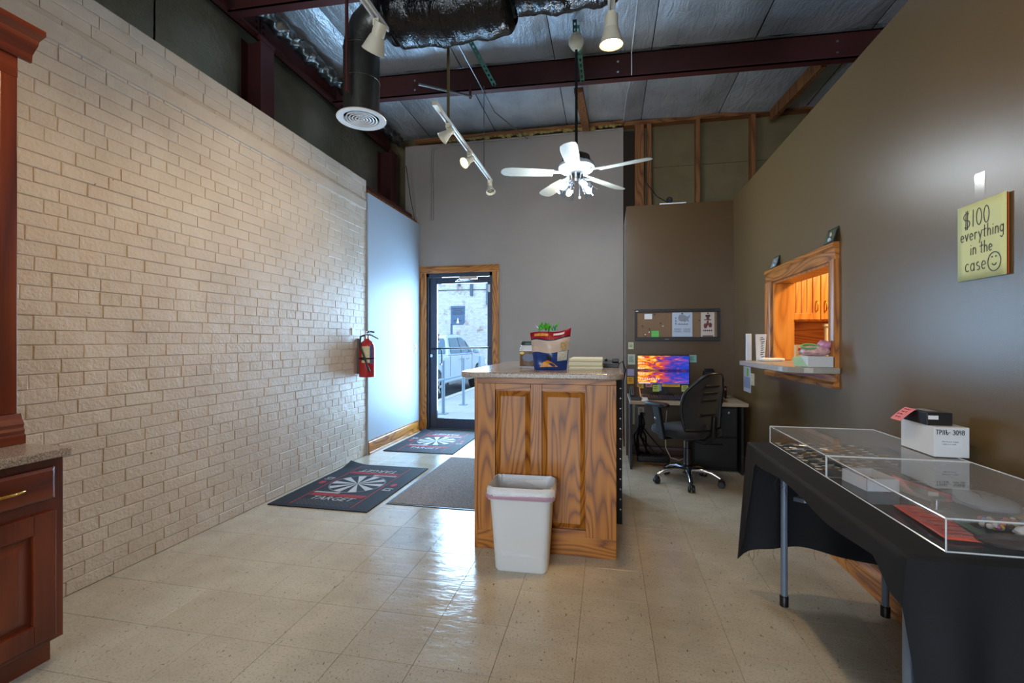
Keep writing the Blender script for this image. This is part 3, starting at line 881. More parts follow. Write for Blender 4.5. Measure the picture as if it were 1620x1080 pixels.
base_o = rr(.372, .282, .05, 8); base_i = rr(.325, .235, .04, 8); low = rr(.285, .20, .04, 8)
n_ = len(base_o)
zz = [.449 + .012 * math.sin(i * 1.7) for i in range(n_)]
def ringz(pts_, z, amp):
    return jit(pts_, amp), z, 0
loft(m, [ringz(rr(.362, .272, .05, 8), .395, .004), ringz(base_o, .42, .004), ringz(rr(.362, .272, .05, 8), .452, .006), ringz(rr(.34, .25, .045, 8), .461, .008), ringz(base_i, .445, .005), ringz(rr(.31, .215, .04, 8), .36, .007), ringz(rr(.29, .19, .04, 8), .22, .008), ringz(low, .09, .01)], bc, .03, False, True)
m.build('bag_liner', M_BAG, bn, smooth=80)
m = MB(); loft(m, [(rr(.374, .284, .05, 8), .402, 0), (rr(.376, .286, .05, 8), .408, 0), (rr(.376, .286, .05, 8), .42, 0), (rr(.372, .282, .05, 8), .425, 0)], bc, .03, False, False)
m.build('drawstring', mat('mauve_drawstring', (178, 140, 160), .5), bn, smooth=60)

# ------------------------------------------------------------------ things on the counter
CT = CZ + .034
jr = thing('snack_jar', 'clear plastic snack jar with dark green lid and printed label', 'jar', (-.50, 3.0, CT))
jm = MB(); loft(jm, [(rr(.105, .10, .03), CT, 0), (rr(.118, .112, .035), CT + .008, 0), (rr(.118, .112, .035), CT + .125, 0), (rr(.10, .095, .035), CT + .148, 0)], (-.50, 3.0), .05, True, True)
jm.build('jar_body', mat('milky_jar', (206, 212, 218), .2), jr, smooth=50)
jm = MB(); loft(jm, [(rr(.1205, .1145, .035), CT + .012, 0), (rr(.1205, .1145, .035), CT + .11, 0)], (-.50, 3.0), .05, False, False)
lb_ = jm.build('printed_label', mat('nut_label', (104, 76, 50), .5, var=.5, vscale=60), jr, smooth=50)
MB().lathe([(0, 0), (.04, 0), (.04, .001), (0, .001)], 20, face((-.495, 3.0 - .0585, CT + .068), (1, 0, 0), (0, 0, 1)) @ Matrix.Diagonal((1, .62, 1, 1))).build('label_badge', mat('badge_blue', (70, 84, 116), .4), lb_)
MB().lathe([(0, 0), (.014, 0), (.014, .001), (0, .001)], 14, face((-.538, 3.0 - .0585, CT + .098), (1, 0, 0), (0, 0, 1)) @ Matrix.Diagonal((1, .7, 1, 1))).build('label_spot', mat('badge_yellow', (214, 190, 40), .4), lb_)
jm = MB(); loft(jm, [(rr(.104, .10, .035), CT + .148, 0), (rr(.106, .102, .035), CT + .152, 0), (rr(.106, .102, .035), CT + .17, 0), (rr(.10, .096, .035), CT + .173, 0)], (-.50, 3.0), .05, True, True)
jm.build('lid', mat('dark_green_lid', (20, 62, 56), .4), jr, smooth=50)

# crumpled snack bag, printed in bands
cb = thing('chip_bag', 'blue and red snack bag slumped on the counter', 'bag', (-.345, 2.80, CT))
def bag_pt(u, v, side):
    x = (u - .5) * (.195 + .055 * v); z = v * .235
    th = .052 * (math.sin(PI * min(1, max(0, u))) ** .5) * (math.sin(PI * min(1, .08 + v * .92)) ** .6)
    wob = .006 * math.sin(u * 11 + v * 5) + .004 * math.sin(v * 17 + u * 3)
    zt = z + (.012 * math.sin(u * 5 + 1.1) + (u - .5) * .045) * v
    return Vector((-.338 + x, 2.80 + side * (th + wob * .8) + .012 * v + .006 * math.sin(u * 7) * v, CT + .001 + zt))
bands = [('bag_blue', (28, 58, 122), 0, .46), ('bag_cream', (196, 178, 164), .46, .78), ('bag_navy', (30, 40, 84), .78, .815), ('bag_red', (150, 24, 40), .815, 1.0)]
body = None
for nm, colr, v0, v1 in bands:
    m = MB()
    def wave(u, v): return v + .02 * math.sin(u * 8 + 1) * (1 if 0 < v < 1 else 0)
    for side in (-1, 1): m.grid(lambda u, v, s=side: bag_pt(u, min(1, max(0, wave(u, v0 + (v1 - v0) * v))), s), 20, 6)
    o = m.build('bag_panel', mat(nm, colr, .28, bmp=.5, bscale=30, bdist=.006), cb, smooth=70)
    body = body or o
def bag_patch(u0, u1, v0, v1, name, m_, pr=.003):
    m = MB(); m.grid(lambda u, v: bag_pt(u0 + (u1 - u0) * u, v0 + (v1 - v0) * v, -1) + Vector((0, -pr, 0)), 8, 5); m.build(name, m_, cb, smooth=70)
m = MB()
tri = [bag_pt(u, v, -1) + Vector((0, -.006, 0)) for u, v in ((.2, .08), (.75, .09), (.6, .2), (.45, .26), (.32, .21))]
m.poly(tri); m.build('printed_chips', mat('chip_orange', (226, 150, 40), .5, var=.3, vscale=90), cb)
bag_patch(.72, .98, .24, .47, 'price_sticker', mat('sticker_grey', (190, 190, 178), .5, var=.3, vscale=120))
bag_patch(.78, .93, .50, .70, 'printed_picture', mat('tan_print', (190, 160, 110), .5, var=.4, vscale=80))
bag_patch(.1, .45, .88, .95, 'printed_lettering', mat('gold_print', (206, 140, 60), .5, var=.4, vscale=90))
bag_patch(.58, .85, .90, .95, 'printed_lettering', mat('white_print', (224, 214, 220), .5, var=.3, vscale=90))
bag_patch(.42, .56, .26, .4, 'printed_figure', mat('dark_print', (22, 26, 44), .5, var=.3, vscale=90))
# sprig of artificial leaves behind the bag
pl_ = thing('leafy_sprig', 'bright green leafy sprig sticking up behind the snack bag', 'plant', (-.38, 2.93, CT))
MB().lathe([(0, 0), (.035, 0), (.045, .09), (.04, .095), (0, .09)], 16, T(-.37, 2.95, CT)).build('pot', mat('pot_grey', (70, 74, 70), .6), pl_, smooth=40)
MB().tube([(-.37, 2.95, CT + .09), (-.375, 2.94, CT + .2), (-.36, 2.94, CT + .27)], .004, 6).build('stem', mat('stem_green', (60, 100, 40), .6), pl_)
random.seed(8)
M_LEAF = mat('leaf_green', (72, 168, 50), .4, var=.3, vscale=30); M_LEAF2 = mat('leaf_teal', (60, 150, 104), .4, var=.3, vscale=30); M_LEAF3 = mat('leaf_brown', (120, 104, 84), .5)
for i in range(16):
    a = random.uniform(0, 2 * PI); L = random.uniform(.04, .07); w = L * .28
    b0 = Vector((-.37 + random.uniform(-.07, .08), 2.94 + random.uniform(-.02, .02), CT + .235 + random.uniform(0, .02)))
    d = Vector((math.cos(a) * .7, math.sin(a) * .3, random.uniform(.5, 1.1))).normalized(); s_ = Vector((-math.sin(a), math.cos(a), .2)).normalized()
    m = MB(); m.add([b0, b0 + d * L * .4 + s_ * w, b0 + d * L, b0 + d * L * .4 - s_ * w, b0 + d * L * .45 + Vector((0, -.006, .004))], [(0, 1, 4), (1, 2, 4), (2, 3, 4), (3, 0, 4)])
    m.build('leaf', [M_LEAF, M_LEAF2, M_LEAF, M_LEAF3][i % 4] if b0.x > -.36 else M_LEAF, pl_, solid=.001)
# stack of file folders
sf = thing('folder_stack', 'stack of cream file folders beside the snack bag on the counter', 'folders', (-.135, 2.95, CT))
random.seed(4); z = CT
for i in range(9):
    h = random.uniform(.006, .011); dx = random.uniform(-.003, .003)
    MB().box(-.222 + dx, -.028 + dx, 2.78 + random.uniform(-.004, .004), 3.1, z, z + h - .001).build('folder', mat('folder_%d' % i, random.choice([(214, 206, 168), (196, 186, 150), (226, 220, 190), (180, 168, 130)]), .7), sf)
    z += h
dv = thing('card_reader', 'small black card reader behind the file folders', 'card reader', (.03, 3.2, CT))
MB().prism([(-.03, 3.12, CT), (-.03, 3.30, CT), (-.03, 3.30, CT + .045), (-.03, 3.12, CT + .03)], (.105, 0, 0)).build('body', M_BLACK, dv, bevel=.004)
MB().box(.03, .075, 3.14, 3.24, CT + .036, CT + .056).build('keypad', M_BLACK, dv, bevel=.003)
MB().lathe([(0, 0), (.01, 0), (.012, .012), (0, .02)], 12, T(-.01, 3.2, CT + .04)).build('knob', M_BLACK, dv)
tag(MB().tube([(.075, 3.2, CT + .02), (.10, 3.2, CT + .04), (.12, 3.22, CT - .02), (.105, 3.25, CT - .1), (.11, 3.3, .7), (.115, 3.35, .5)], .004, 6).build('device_cable', M_BLACK, smooth=60), 'thin black cable looping off the counter edge', 'cable')

# ------------------------------------------------------------------ floor mats
def board_mat(cx, cy, label, w=.82, d=1.17, lift=None):
    t_ = thing('door_mat', label, 'mat', (cx, cy, 0), group='dartboard mats')
    m = MB(); x0, x1, y0, y1 = cx - w / 2, cx + w / 2, cy - d / 2, cy + d / 2
    def fn(u, v):
        z = .008
        if lift: z += .035 * max(0, 1 - math.hypot((u - 0) * w, (1 - v) * d) / .18) ** 1.5
        return Vector((x0 + u * w, y0 + v * d, z))
    m.grid(fn, 20, 28)
    e = MB().prism([(x0, y0, 0.0005), (x1, y0, .0005), (x1, y1, .0005), (x0, y1, .0005)], (0, 0, .006))
    m.join(e)
    base_ = m.build('mat_base', M_MATB, t_, smooth=60)
    z = .0088
    c0, c1 = x0 + .155, x1 - .155
    M = T(0, 0, z)
    m = MB()
    for a, b_ in ((c0 + .018, y0 + .05), (c0 + .018, cy + .43)):
        for r in range(6):
            for k in range(22):
                xx = a + k * .0215; yy = b_ + r * .02 + (.004 if k % 2 else 0)
                if xx > c1 - .03: continue
                s_ = .006 if (k + r) % 2 else -.006
                ribbon(m, [(xx - .005, yy - s_ * .7), (xx + .005, yy + s_ * .7)], .004, .0004)
    m.xf(M).build('tread_pattern', M_MATG, base_)['kind'] = 'stuff'
    for x in (c0, c1): MB().box(x - .004, x + .004, y0 + .04, y1 - .06, z, z + .0006).build('border_line', M_MATR, base_)
    # dartboard print: twenty sectors, alternately pale and dark
    rad = .225
    for k in range(20):
        a0 = (k - .5) * PI / 10; a1 = (k + .5) * PI / 10
        if k % 2 == 0:
            pts = [(cx, cy, z)] + [(cx + rad * math.cos(a0 + (a1 - a0) * i / 3), cy + rad * math.sin(a0 + (a1 - a0) * i / 3), z) for i in range(4)]
            MB().prism(pts, (0, 0, .0006)).build('dartboard_sector', M_MATW, base_)
    m = MB().lathe([(rad, 0), (rad + .012, 0), (rad + .012, .0006), (rad, .0006)], 40, T(cx, cy, z), closed=True); m.build('dartboard_ring', M_MATG, base_)
    for k in range(2):
        Mx = T(cx, cy, z) @ R(PI * k, 'Z')
        text_mb('TARGET', .36, .075, .0006, .25).xf(Mx @ T(-.17, -.42, 0)).build('lettering', M_MATW, base_)
        rnd = random.Random(3)
        m = MB(); x = -.24
        while x < .2:
            w_ = rnd.uniform(.014, .03); m.prism([(x, -.335, 0), (x + w_, -.335, 0), (x + w_ + .02, -.275, 0), (x + .02, -.275, 0)], (0, 0, .0006)); x += w_ + .006
        m.xf(Mx).build('worn_red_lettering', M_MATR, base_)
        m = MB(); x = -.24
        while x < -.02:
            w_ = rnd.uniform(.01, .02); m.prism([(x, -.268, 0), (x + w_, -.268, 0), (x + w_ + .01, -.24, 0), (x + .01, -.24, 0)], (0, 0, .0006)); x += w_ + .005
        m.xf(Mx).build('worn_white_lettering', M_MATW, base_)
        m = MB(); pts = []
        for i in range(16):
            a = i * PI / 8; r_ = .036 if i % 2 == 0 else .02
            pts.append((.325 + r_ * math.cos(a), .02 + r_ * math.sin(a) * 1.5, 0))
        m.prism(pts, (0, 0, .0006)); m.xf(Mx).build('red_emblem', M_MATR, base_)
        m = MB(); ribbon(m, [(.36, -.07), (.30, -.075), (.29, -.12), (.35, -.12), (.345, -.095)], .012); m.xf(Mx).build('white_emblem', M_MATW, base_)
    return t_
M_MATB = mat('mat_navy_black', (24, 26, 36), .8, var=.25, vscale=120, bmp=.6, bscale=260, bdist=.003)
M_MATG = mat('mat_grey_print', (112, 112, 120), .8, var=.2, vscale=80)
M_MATR = mat('mat_red_print', (168, 44, 52), .8, var=.25, vscale=90)
M_MATW = mat('mat_pale_print', (186, 184, 184), .8, var=.15, vscale=90)
board_mat(-2.105, 3.65, 'dartboard mat lying against the brick wall', lift=True)
board_mat(-2.06, 5.41, 'dartboard mat at the foot of the glass door', lift=True)
gm = thing('carpet_runner', 'plain grey ribbed carpet runner between counter and dartboard mats', 'mat', (-1.25, 3.98, 0))
x0, x1, y0, y1 = -1.645, -.80, 3.26, 4.72
def carpet_mat():
    m, nt, b = _new('grey_ribbed_carpet')
    v = objcoord(nt, (1, 1, 1))
    f = noise(nt, v, 160, 3, .7); g = noise(nt, v, 8, 3)
    c = ramp(nt, f, [(.35, lin((70, 64, 62))), (.5, lin((134, 126, 122))), (.66, lin((186, 178, 174)))])
    c = mixc(nt, math_(nt, 'MULTIPLY', g, .4), c, lin((104, 92, 84)))
    nt.links.new(c, b.inputs['Base Color']); b.inputs['Roughness'].default_value = .95
    bump(nt, b, f, .8, .004); return m
MB().box(x0 + .02, x1 - .02, y0 + .02, y1 - .02, .001, .008).build('carpet_field', carpet_mat(), gm, bevel=.002)
m = MB(); m.box(x0, x1, y0, y0 + .02, .0, .005); m.box(x0, x1, y1 - .02, y1, 0, .005); m.box(x0, x0 + .02, y0 + .02, y1 - .02, 0, .005); m.box(x1 - .02, x1, y0 + .02, y1 - .02, 0, .005)
m.build('rubber_edge', M_BLACK, gm, bevel=.001)

# ------------------------------------------------------------------ cherry base cabinet and hutch at left
HX = -2.06
cc = thing('base_cabinet', 'dark cherry base cabinet with brass drawer pull at left edge', 'cabinet', (-2.3, .9, 0))
Y0, Y1 = .1, 1.41
MB().box(WL + .012, HX, Y0, Y1, .105, .795).build('body', M_CHERRY, cc, bevel=.002)
MB().box(WL + .012, HX - .065, Y0, Y1 - .0, 0, .105).build('toe_kick', M_CHERRYY, cc)
for i, (a, b_) in enumerate(((.98, 1.375), (.55, .95), (.12, .52))):
    M = face((HX, a, .645), (0, 1, 0), (0, 0, 1))
    d = MB()
    w_, h_ = b_ - a, .12
    d.add([(0,0,0),(w_,0,0),(w_,h_,0),(0,h_,0),(0,0,.012),(w_,0,.012),(w_,h_,.012),(0,h_,.012),(.012,.012,.02),(w_-.012,.012,.02),(w_-.012,h_-.012,.02),(.012,h_-.012,.02)],
          [(0,3,2,1),(0,1,5,4),(1,2,6,5),(2,3,7,6),(3,0,4,7),(4,5,9,8),(5,6,10,9),(6,7,11,10),(7,4,8,11),(8,9,10,11)])
    do_ = d.xf(M).build('drawer', M_CHERRYY, cc, bevel=.002)
    pull(M @ T(w_ / 2 + .03, h_ / 2, .02) @ R(PI / 2, 'Z'), do_, .11)
    Md = face((HX, a, .13), (0, 1, 0), (0, 0, 1))
    raised_door(Md, w_, .47, M_CHERRY, M_CHERRY, 'cabinet_door', cc, stile=.07)
o = MB().prism([(WL + .012, Y0, .797), (-2.03, Y0, .797), (-2.03, Y1 + .012, .797), (WL + .012, Y1 + .012, .797)], (0, 0, .034)).build('cabinet_top', M_LAM, bevel=.006)
tag(o, 'speckled laminate top on the dark cherry base cabinet', 'countertop')
hu = thing('hutch', 'tall dark cherry hutch with crown moulding on the base cabinet', 'hutch', (-2.4, .9, .832))
FX = -2.29
MB().box(WL + .012, FX - .02, Y1 - .03, Y1, .832, 2.38).build('side_panel', M_CHERRY, hu)
MB().box(WL + .012, FX - .02, Y0, Y0 + .03, .832, 2.38).build('side_panel', M_CHERRY, hu)
MB().box(WL + .012, WL + .03, Y0, Y1, .832, 2.38).build('back_panel', mat('dark_inside', (60, 18, 10), .5), hu)
MB().box(FX - .02, FX, Y1 - .055, Y1, .95, 2.28).build('pilaster', M_CHERRY, hu, bevel=.003)
MB().box(FX - .02, FX, Y0, Y0 + .055, .95, 2.28).build('pilaster', M_CHERRY, hu, bevel=.003)
MB().box(FX - .02, FX, Y0, Y1, 2.28, 2.38).build('top_rail', M_CHERRYY, hu)
MB().box(WL + .03, FX - .02, Y0, Y1, 2.30, 2.32).build('top_board', M_CHERRYY, hu)
for z_ in (1.35, 1.8): MB().box(WL + .03, FX - .04, Y0 + .03, Y1 - .03, z_, z_ + .02).build('shelf', M_CHERRYY, hu)
m = MB()
prof = [(0, .832), (.03, .832), (.03, .865), (.022, .872), (.026, .885), (.018, .895), (.022, .91), (.01, .93), (.004, .95), (0, .95)]
m.prism([(FX + a, Y0, b_) for a, b_ in prof], (0, Y1 - Y0 + .008, 0)); m.build('base_moulding', M_CHERRYY, hu)
m = MB(); prof = [(0, 2.36), (.01, 2.36), (.014, 2.39), (.045, 2.425), (.05, 2.44), (.085, 2.455), (.085, 2.475), (0, 2.475)]
m.prism([(FX + a, Y0, b_) for a, b_ in prof], (0, Y1 - Y0 + .04, 0)); m.build('crown_moulding', M_CHERRYY, hu)
MB().box(WL + .012, FX + .003, Y1, Y1 + .04, 2.42, 2.475).build('crown_return', M_CHERRYY, hu)
# ------------------------------------------------------------------ desk alcove
DZ = .668
dk = thing('office_desk', 'pale topped desk in the brown alcove under the pinboard', 'desk', (.72, 4.87, 0))
MB().box(.21, WR - .03, 4.55, WA - .002, DZ - .032, DZ).build('desk_top', mat('desk_laminate', (168, 152, 128), .4, var=.05, vscale=30), dk, bevel=.004)
MB().box(.215, .235, 4.62, 5.16, 0, DZ - .033).build('side_panel', M_BLACK, dk)
MB().box(1.21, 1.23, 4.62, 5.16, 0, DZ - .033).build('side_panel', M_BLACK, dk)
fc = thing('file_cabinet', 'black two drawer file cabinet under the right end of the desk', 'cabinet', (1.0, 4.95, 0))
MB().box(.80, 1.205, 4.72, 5.12, .01, .625).build('body', M_BLACKM, fc, bevel=.004)
for z0, z1 in ((.04, .32), (.335, .60)):
    d = MB().box(.812, 1.195, 4.70, 4.72, z0, z1).build('drawer', M_BLACK, fc, bevel=.004)
    MB().tube([(.93, 4.70, z1 - .06), (.93, 4.675, z1 - .06), (1.06, 4.675, z1 - .06), (1.06, 4.70, z1 - .06)], .006, 6).build('handle', M_BLACKM, d)
MB().lathe([(0, .004), (.01, .003), (.01, 0)], 12, face((1.12, 4.70, .56), (1, 0, 0), (0, 0, 1))).build('lock', M_CHROME, fc)
# monitor with a sunset picture on the screen
def screen_mat():
    m = bpy.data.materials.new('sunset_screen'); m.use_nodes = True
    nt = m.node_tree; nt.nodes.clear()
    out = N(nt, 'ShaderNodeOutputMaterial'); e = N(nt, 'ShaderNodeEmission')
    tc = N(nt, 'ShaderNodeTexCoord'); sp = N(nt, 'ShaderNodeSeparateXYZ')
    mp = N(nt, 'ShaderNodeMapping'); mp.inputs['Scale'].default_value = (1 / .5, 1, 1 / .285); nt.links.new(tc.outputs['Object'], mp.inputs['Vector'])
    nt.links.new(mp.outputs[0], sp.inputs[0])
    x, z = sp.outputs[0], sp.outputs[2]
    z1 = math_(nt, 'ADD', z, -0.47)
    za = math_(nt, 'ABSOLUTE', z1)
    cv = N(nt, 'ShaderNodeCombineXYZ')
    nt.links.new(math_(nt, 'MULTIPLY', x, 2.2), cv.inputs[0]); nt.links.new(math_(nt, 'MULTIPLY', za, 4.2), cv.inputs[1])
    n = noise(nt, cv.outputs[0], 1.9, 4, .55, 1.2)
    f = math_(nt, 'ADD', n, math_(nt, 'MULTIPLY', x, -0.28))
    col = ramp(nt, f, [(.30, lin((40, 50, 160))), (.42, lin((90, 60, 150))), (.52, lin((214, 70, 40))), (.62, lin((250, 150, 40))), (.75, lin((255, 226, 120)))])
    blue = ramp(nt, math_(nt, 'ADD', x, .5), [(.45, (0, 0, 0, 1)), (.95, (1, 1, 1, 1))])
    col = mixc(nt, math_(nt, 'MULTIPLY', blue, .75), col, lin((36, 70, 190)))
    hz = ramp(nt, za, [(.02, (1, 1, 1, 1)), (.09, (0, 0, 0, 1))])
    col = mixc(nt, math_(nt, 'MULTIPLY', hz, .8), col, lin((40, 26, 70)))
    nt.links.new(col, e.inputs[0]); e.inputs[1].default_value = .95
    nt.links.new(e.outputs[0], out.inputs[0]); return m
mo = thing('computer_monitor', 'flat monitor showing an orange and blue sunset on the desk', 'monitor', (.557, 4.95, DZ))
MB().box(.302, .812, 4.955, 4.985, .79, 1.095).build('housing', M_BLACK, mo, bevel=.004)
sm = MB().box(-.25, .25, -.001, .001, 0, .285)
so = sm.build('screen', screen_mat(), mo, local=True); so.location = (0, .0, .80 - DZ); OFF[so.name] = Vector((0, 0, 0))
so.location.y = .0035
m = MB()
for i in range(9): m.box(.33 + i * .022, .342 + i * .022, 4.9505, 4.9515, .842, .855)
for r in range(4):
    for i in range(3): m.box(.315 + i * .022, .326 + i * .022, 4.9505, 4.9515, 1.06 - r * .055, 1.072 - r * .055)
m.build('desktop_icons', emit('icon_white', (214, 216, 226), 1.0), mo)['kind'] = 'stuff'
MB().box(.308, .806, 4.951, 4.952, .801, .812).build('task_bar', emit('task_bar_blue', (70, 80, 150), .9), mo)
MB().box(.318, .43, 4.9502, 4.951, .802, .811).build('search_box', emit('search_white', (216, 220, 232), 1.0), mo)
MB().box(.515, .60, 4.99, 5.03, DZ + .01, .95).build('stand_neck', M_BLACK, mo)
MB().box(.44, .68, 4.93, 5.08, DZ, DZ + .012).build('stand_base', M_BLACK, mo, bevel=.004)
# sticky notes
def note(x0, x1, z0, z1, y, col, label, tilt=0.0, lines=0):
    m = MB(); 
    m.grid(lambda u, v: Vector((x0 + (x1 - x0) * u + tilt * (v - .5) * .02, y - .001 - .006 * (1 - v) ** 2, z0 + (z1 - z0) * v)), 3, 5)
    t_ = thing('sticky_note', label, 'note', ((x0 + x1) / 2, y, z0), group='sticky notes')
    nm = 'note_%d_%d_%d' % col
    m.build('sheet', bpy.data.materials.get(nm) or mat(nm, col, .7), t_, solid=.0008)
    if lines:
        m = MB()
        for i in range(lines):
            z = z1 - (z1 - z0) * (.25 + .6 * i / lines); m.box(x0 + (x1 - x0) * .15, x0 + (x1 - x0) * random.uniform(.6, .88), y - .0085, y - .0078, z - .002, z + .002)
        m.build('writing', M_INK, t_)
random.seed(21)
note(.223, .278, 1.149, 1.223, WA, (206, 214, 176), 'pale green sticky note highest on the brown wall', lines=3)
note(.218, .294, .982, 1.093, WA, (186, 200, 186), 'white note with a green stripe on the brown wall', lines=4)
note(.213, .284, .86, .933, WA, (164, 158, 200), 'lilac sticky note on the brown wall')
note(.212, .28, .772, .847, WA, (226, 170, 56), 'orange sticky note lowest on the brown wall', lines=2)
note(.812, .885, 1.02, 1.095, 4.99, (128, 176, 164), 'teal sticky note at the top right corner of the monitor', lines=3)
note(.30, .365, .752, .797, 4.952, (206, 158, 62), 'orange sticky note under the left corner of the monitor', lines=2)
note(.385, .45, .765, .799, 4.952, (196, 120, 134), 'pink sticky note hanging from the bottom of the monitor', lines=2)
note(.455, .52, .72, .788, 4.952, (176, 196, 96), 'lime sticky note hanging lowest from the monitor', lines=2)
note(.50, .54, .73, .793, 4.954, (130, 160, 206), 'pale blue sticky note behind the lime one', lines=0)
note(.545, .72, .772, .799, 4.952, (214, 160, 50), 'long orange strip of note under the monitor', lines=1)
note(.735, .80, .725, .79, 4.952, (186, 196, 110), 'yellow green sticky note at the right under the monitor', lines=3)
# keyboard, phone, cup
kb = thing('keyboard', 'black keyboard in front of the monitor', 'keyboard', (.56, 4.72, DZ))
MB().prism([(.34, 4.65, DZ), (.34, 4.80, DZ), (.34, 4.80, DZ + .03), (.34, 4.65, DZ + .014)], (.44, 0, 0)).build('case', M_BLACK, kb, bevel=.004)
keym = MB().add([(-.012, -.011, 0), (.012, -.011, 0), (.012, .011, 0), (-.012, .011, 0), (-.009, -.008, .009), (.009, -.008, .009), (.009, .008, .009), (-.009, .008, .009)], [(0, 1, 5, 4), (1, 2, 6, 5), (2, 3, 7, 6), (3, 0, 4, 7), (4, 5, 6, 7)]).mesh('key', mat('key_black', (34, 34, 40), .45))
for r in range(5):
    for i in range(15):
        o = bpy.data.objects.new('key', keym); COL.objects.link(o); o.parent = kb
        o.location = (.365 + i * .0278 - .56, 4.668 + r * .028 - 4.72, .015 + r * .0030); o.rotation_euler = (.105, 0, 0)
ph = thing('desk_phone', 'black desk phone with sloped face at the left end of the desk', 'phone', (.20, 4.66, DZ))
MB().prism([(.215, 4.58, DZ), (.215, 4.82, DZ), (.215, 4.82, DZ + .11), (.215, 4.60, DZ + .03)], (.10, 0, 0)).build('body', M_BLACK, ph, bevel=.006)
MB().prism([(.225, 4.62, DZ + .042), (.225, 4.80, DZ + .105), (.225, 4.81, DZ + .125), (.225, 4.63, DZ + .062)], (.03, 0, 0)).build('handset', mat('phone_grey', (60, 64, 70), .35), ph, bevel=.008)
MB().prism([(.308, 4.60, DZ + .031), (.308, 4.82, DZ + .111), (.308, 4.82, DZ + .116), (.308, 4.60, DZ + .036)], (.008, 0, 0)).build('edge_strip', M_CHROME, ph)
cu_ = thing('paper_pad', 'small white memo block beside the desk phone', 'memo pad', (.345, 4.60, DZ))
MB().box(.325, .375, 4.575, 4.63, DZ, DZ + .028).build('sheets', M_WHITE, cu_, bevel=.002)
MB().box(.315, .385, 4.565, 4.64, DZ - .0, DZ + .006).build('tray', M_PAPER, cu_)
# coffee flask, tin, books, clutter on the right end
fk = thing('coffee_flask', 'black pump flask with chrome band on the desk behind the chair', 'flask', (.985, 4.9, DZ))
MB().lathe([(0, 0), (.062, 0), (.064, .012), (.064, .20), (.056, .215), (.05, .23)], 28, T(.985, 4.9, DZ)).build('body', M_BLACK, fk, smooth=40)
MB().lathe([(.0655, .0), (.0655, .02)], 28, T(.985, 4.9, DZ + .19)).build('chrome_band', M_CHROME, fk, smooth=40)
MB().lathe([(.05, 0), (.056, .01), (.056, .04), (.03, .058), (0, .06)], 24, T(.985, 4.9, DZ + .225)).build('lid', M_BLACK, fk, smooth=40)
MB().prism([(.93, 4.80, DZ + .25), (1.02, 4.80, DZ + .25), (1.02, 4.86, DZ + .28), (.93, 4.86, DZ + .28)], (0, 0, .02)).build('spout', M_BLACK, fk, bevel=.006)
MB().tube([(1.05, 4.9, DZ + .21), (1.075, 4.89, DZ + .18), (1.075, 4.89, DZ + .05), (1.05, 4.9, DZ + .03)], .008, 8).build('side_handle', M_CHROME, fk, smooth=50)
tn = thing('drink_can', 'dark tin with a red and white band on the desk corner', 'can', (1.12, 4.92, DZ))
MB().lathe([(0, 0), (.032, 0), (.034, .006), (.034, .115), (.03, .122), (0, .122)], 22, T(1.12, 4.92, DZ)).build('body', mat('tin_dark', (40, 24, 24), .35, .3), tn, smooth=40)
MB().lathe([(.0345, 0), (.0345, .022)], 22, T(1.12, 4.92, DZ + .085)).build('label_band', mat('tin_pink', (170, 110, 110), .4), tn, smooth=40)
bk = thing('leaning_frames', 'stack of thin brown wooden frames leaning on the desk right end', 'frames', (1.12, 4.68, DZ))
for i in range(4):
    M = T(1.03 + i * .022, 4.62, DZ + .004) @ R(math.radians(-48), 'Y')
    MB().box(-.006, .006, 0, .13, 0, .14).xf(M).build('frame', mat('frame_brown_%d' % i, [(96, 62, 40), (140, 96, 62), (74, 50, 36), (120, 84, 60)][i], .5), bk, bevel=.002)
md = thing('box_cutter', 'silver and white tool lying on the desk by the flask', 'tool', (.93, 4.72, DZ))
MB().sell((.92, 4.74, DZ + .016), (.07, .018, .014), .5, .5, 16, 8, R(.2, 'Z')).build('handle', M_WHITE, md, smooth=60)
MB().box(.86, .99, 4.695, 4.715, DZ, DZ + .012).build('blade', M_CHROME, md, bevel=.002)
# wall outlet, raceway, cables and power strip under the desk
ou = thing('wall_outlet', 'almond wall outlet under the desk', 'outlet', (.356, WA, .47))
MB().box(.322, .39, WA - .006, WA, .412, .526).build('cover_plate', M_OFFW, ou, bevel=.002)
for z in (.445, .493): MB().box(.342, .37, WA - .009, WA - .006, z - .015, z + .015).build('socket', mat('socket_tan', (170, 158, 130), .5), ou, bevel=.003)
o = MB().prism([(.268, WA, .335), (.29, WA, .335), (.296, WA, .575), (.268, WA, .575)], (0, -.012, 0)).build('cable_raceway', M_OFFW, bevel=.003); tag(o, 'narrow almond cable raceway beside the outlet', 'raceway')
cbn = thing('cable_bundle', 'tangle of black cables hanging from the outlet below the desk', 'cables', (.40, 5.1, 0))
random.seed(9)
for i in range(9):
    x = .35 + random.uniform(-.02, .03); xe_ = .42 + random.uniform(-.15, .2)
    MB().tube([(x, WA - .02, .47 - .03 * (i % 2)), (x + random.uniform(-.03, .04), WA - .05, .35), (x + (xe_ - x) * .4 + random.uniform(-.04, .04), WA - .07, .22), (xe_, WA - .09 - random.uniform(0, .1), .08), (xe_ + random.uniform(-.1, .15), WA - .12, .02)], random.uniform(.004, .008), 6).build('cable', M_BLACK, cbn, smooth=60)
MB().box(.37, .40, WA - .03, WA - .009, .43, .46).build('plug', M_BLACK, cbn, bevel=.003)
ps = thing('power_strip', 'black power supply lying on the floor under the desk', 'power supply', (.42, 5.0, 0))
MB().box(.30, .62, 4.92, 5.04, 0, .06).build('case', M_BLACK, ps, bevel=.01)
for i in range(5): MB().box(.33 + i * .055, .36 + i * .055, 4.945, 4.985, .06, .064).build('socket', mat('strip_socket', (40, 40, 42), .5), ps)
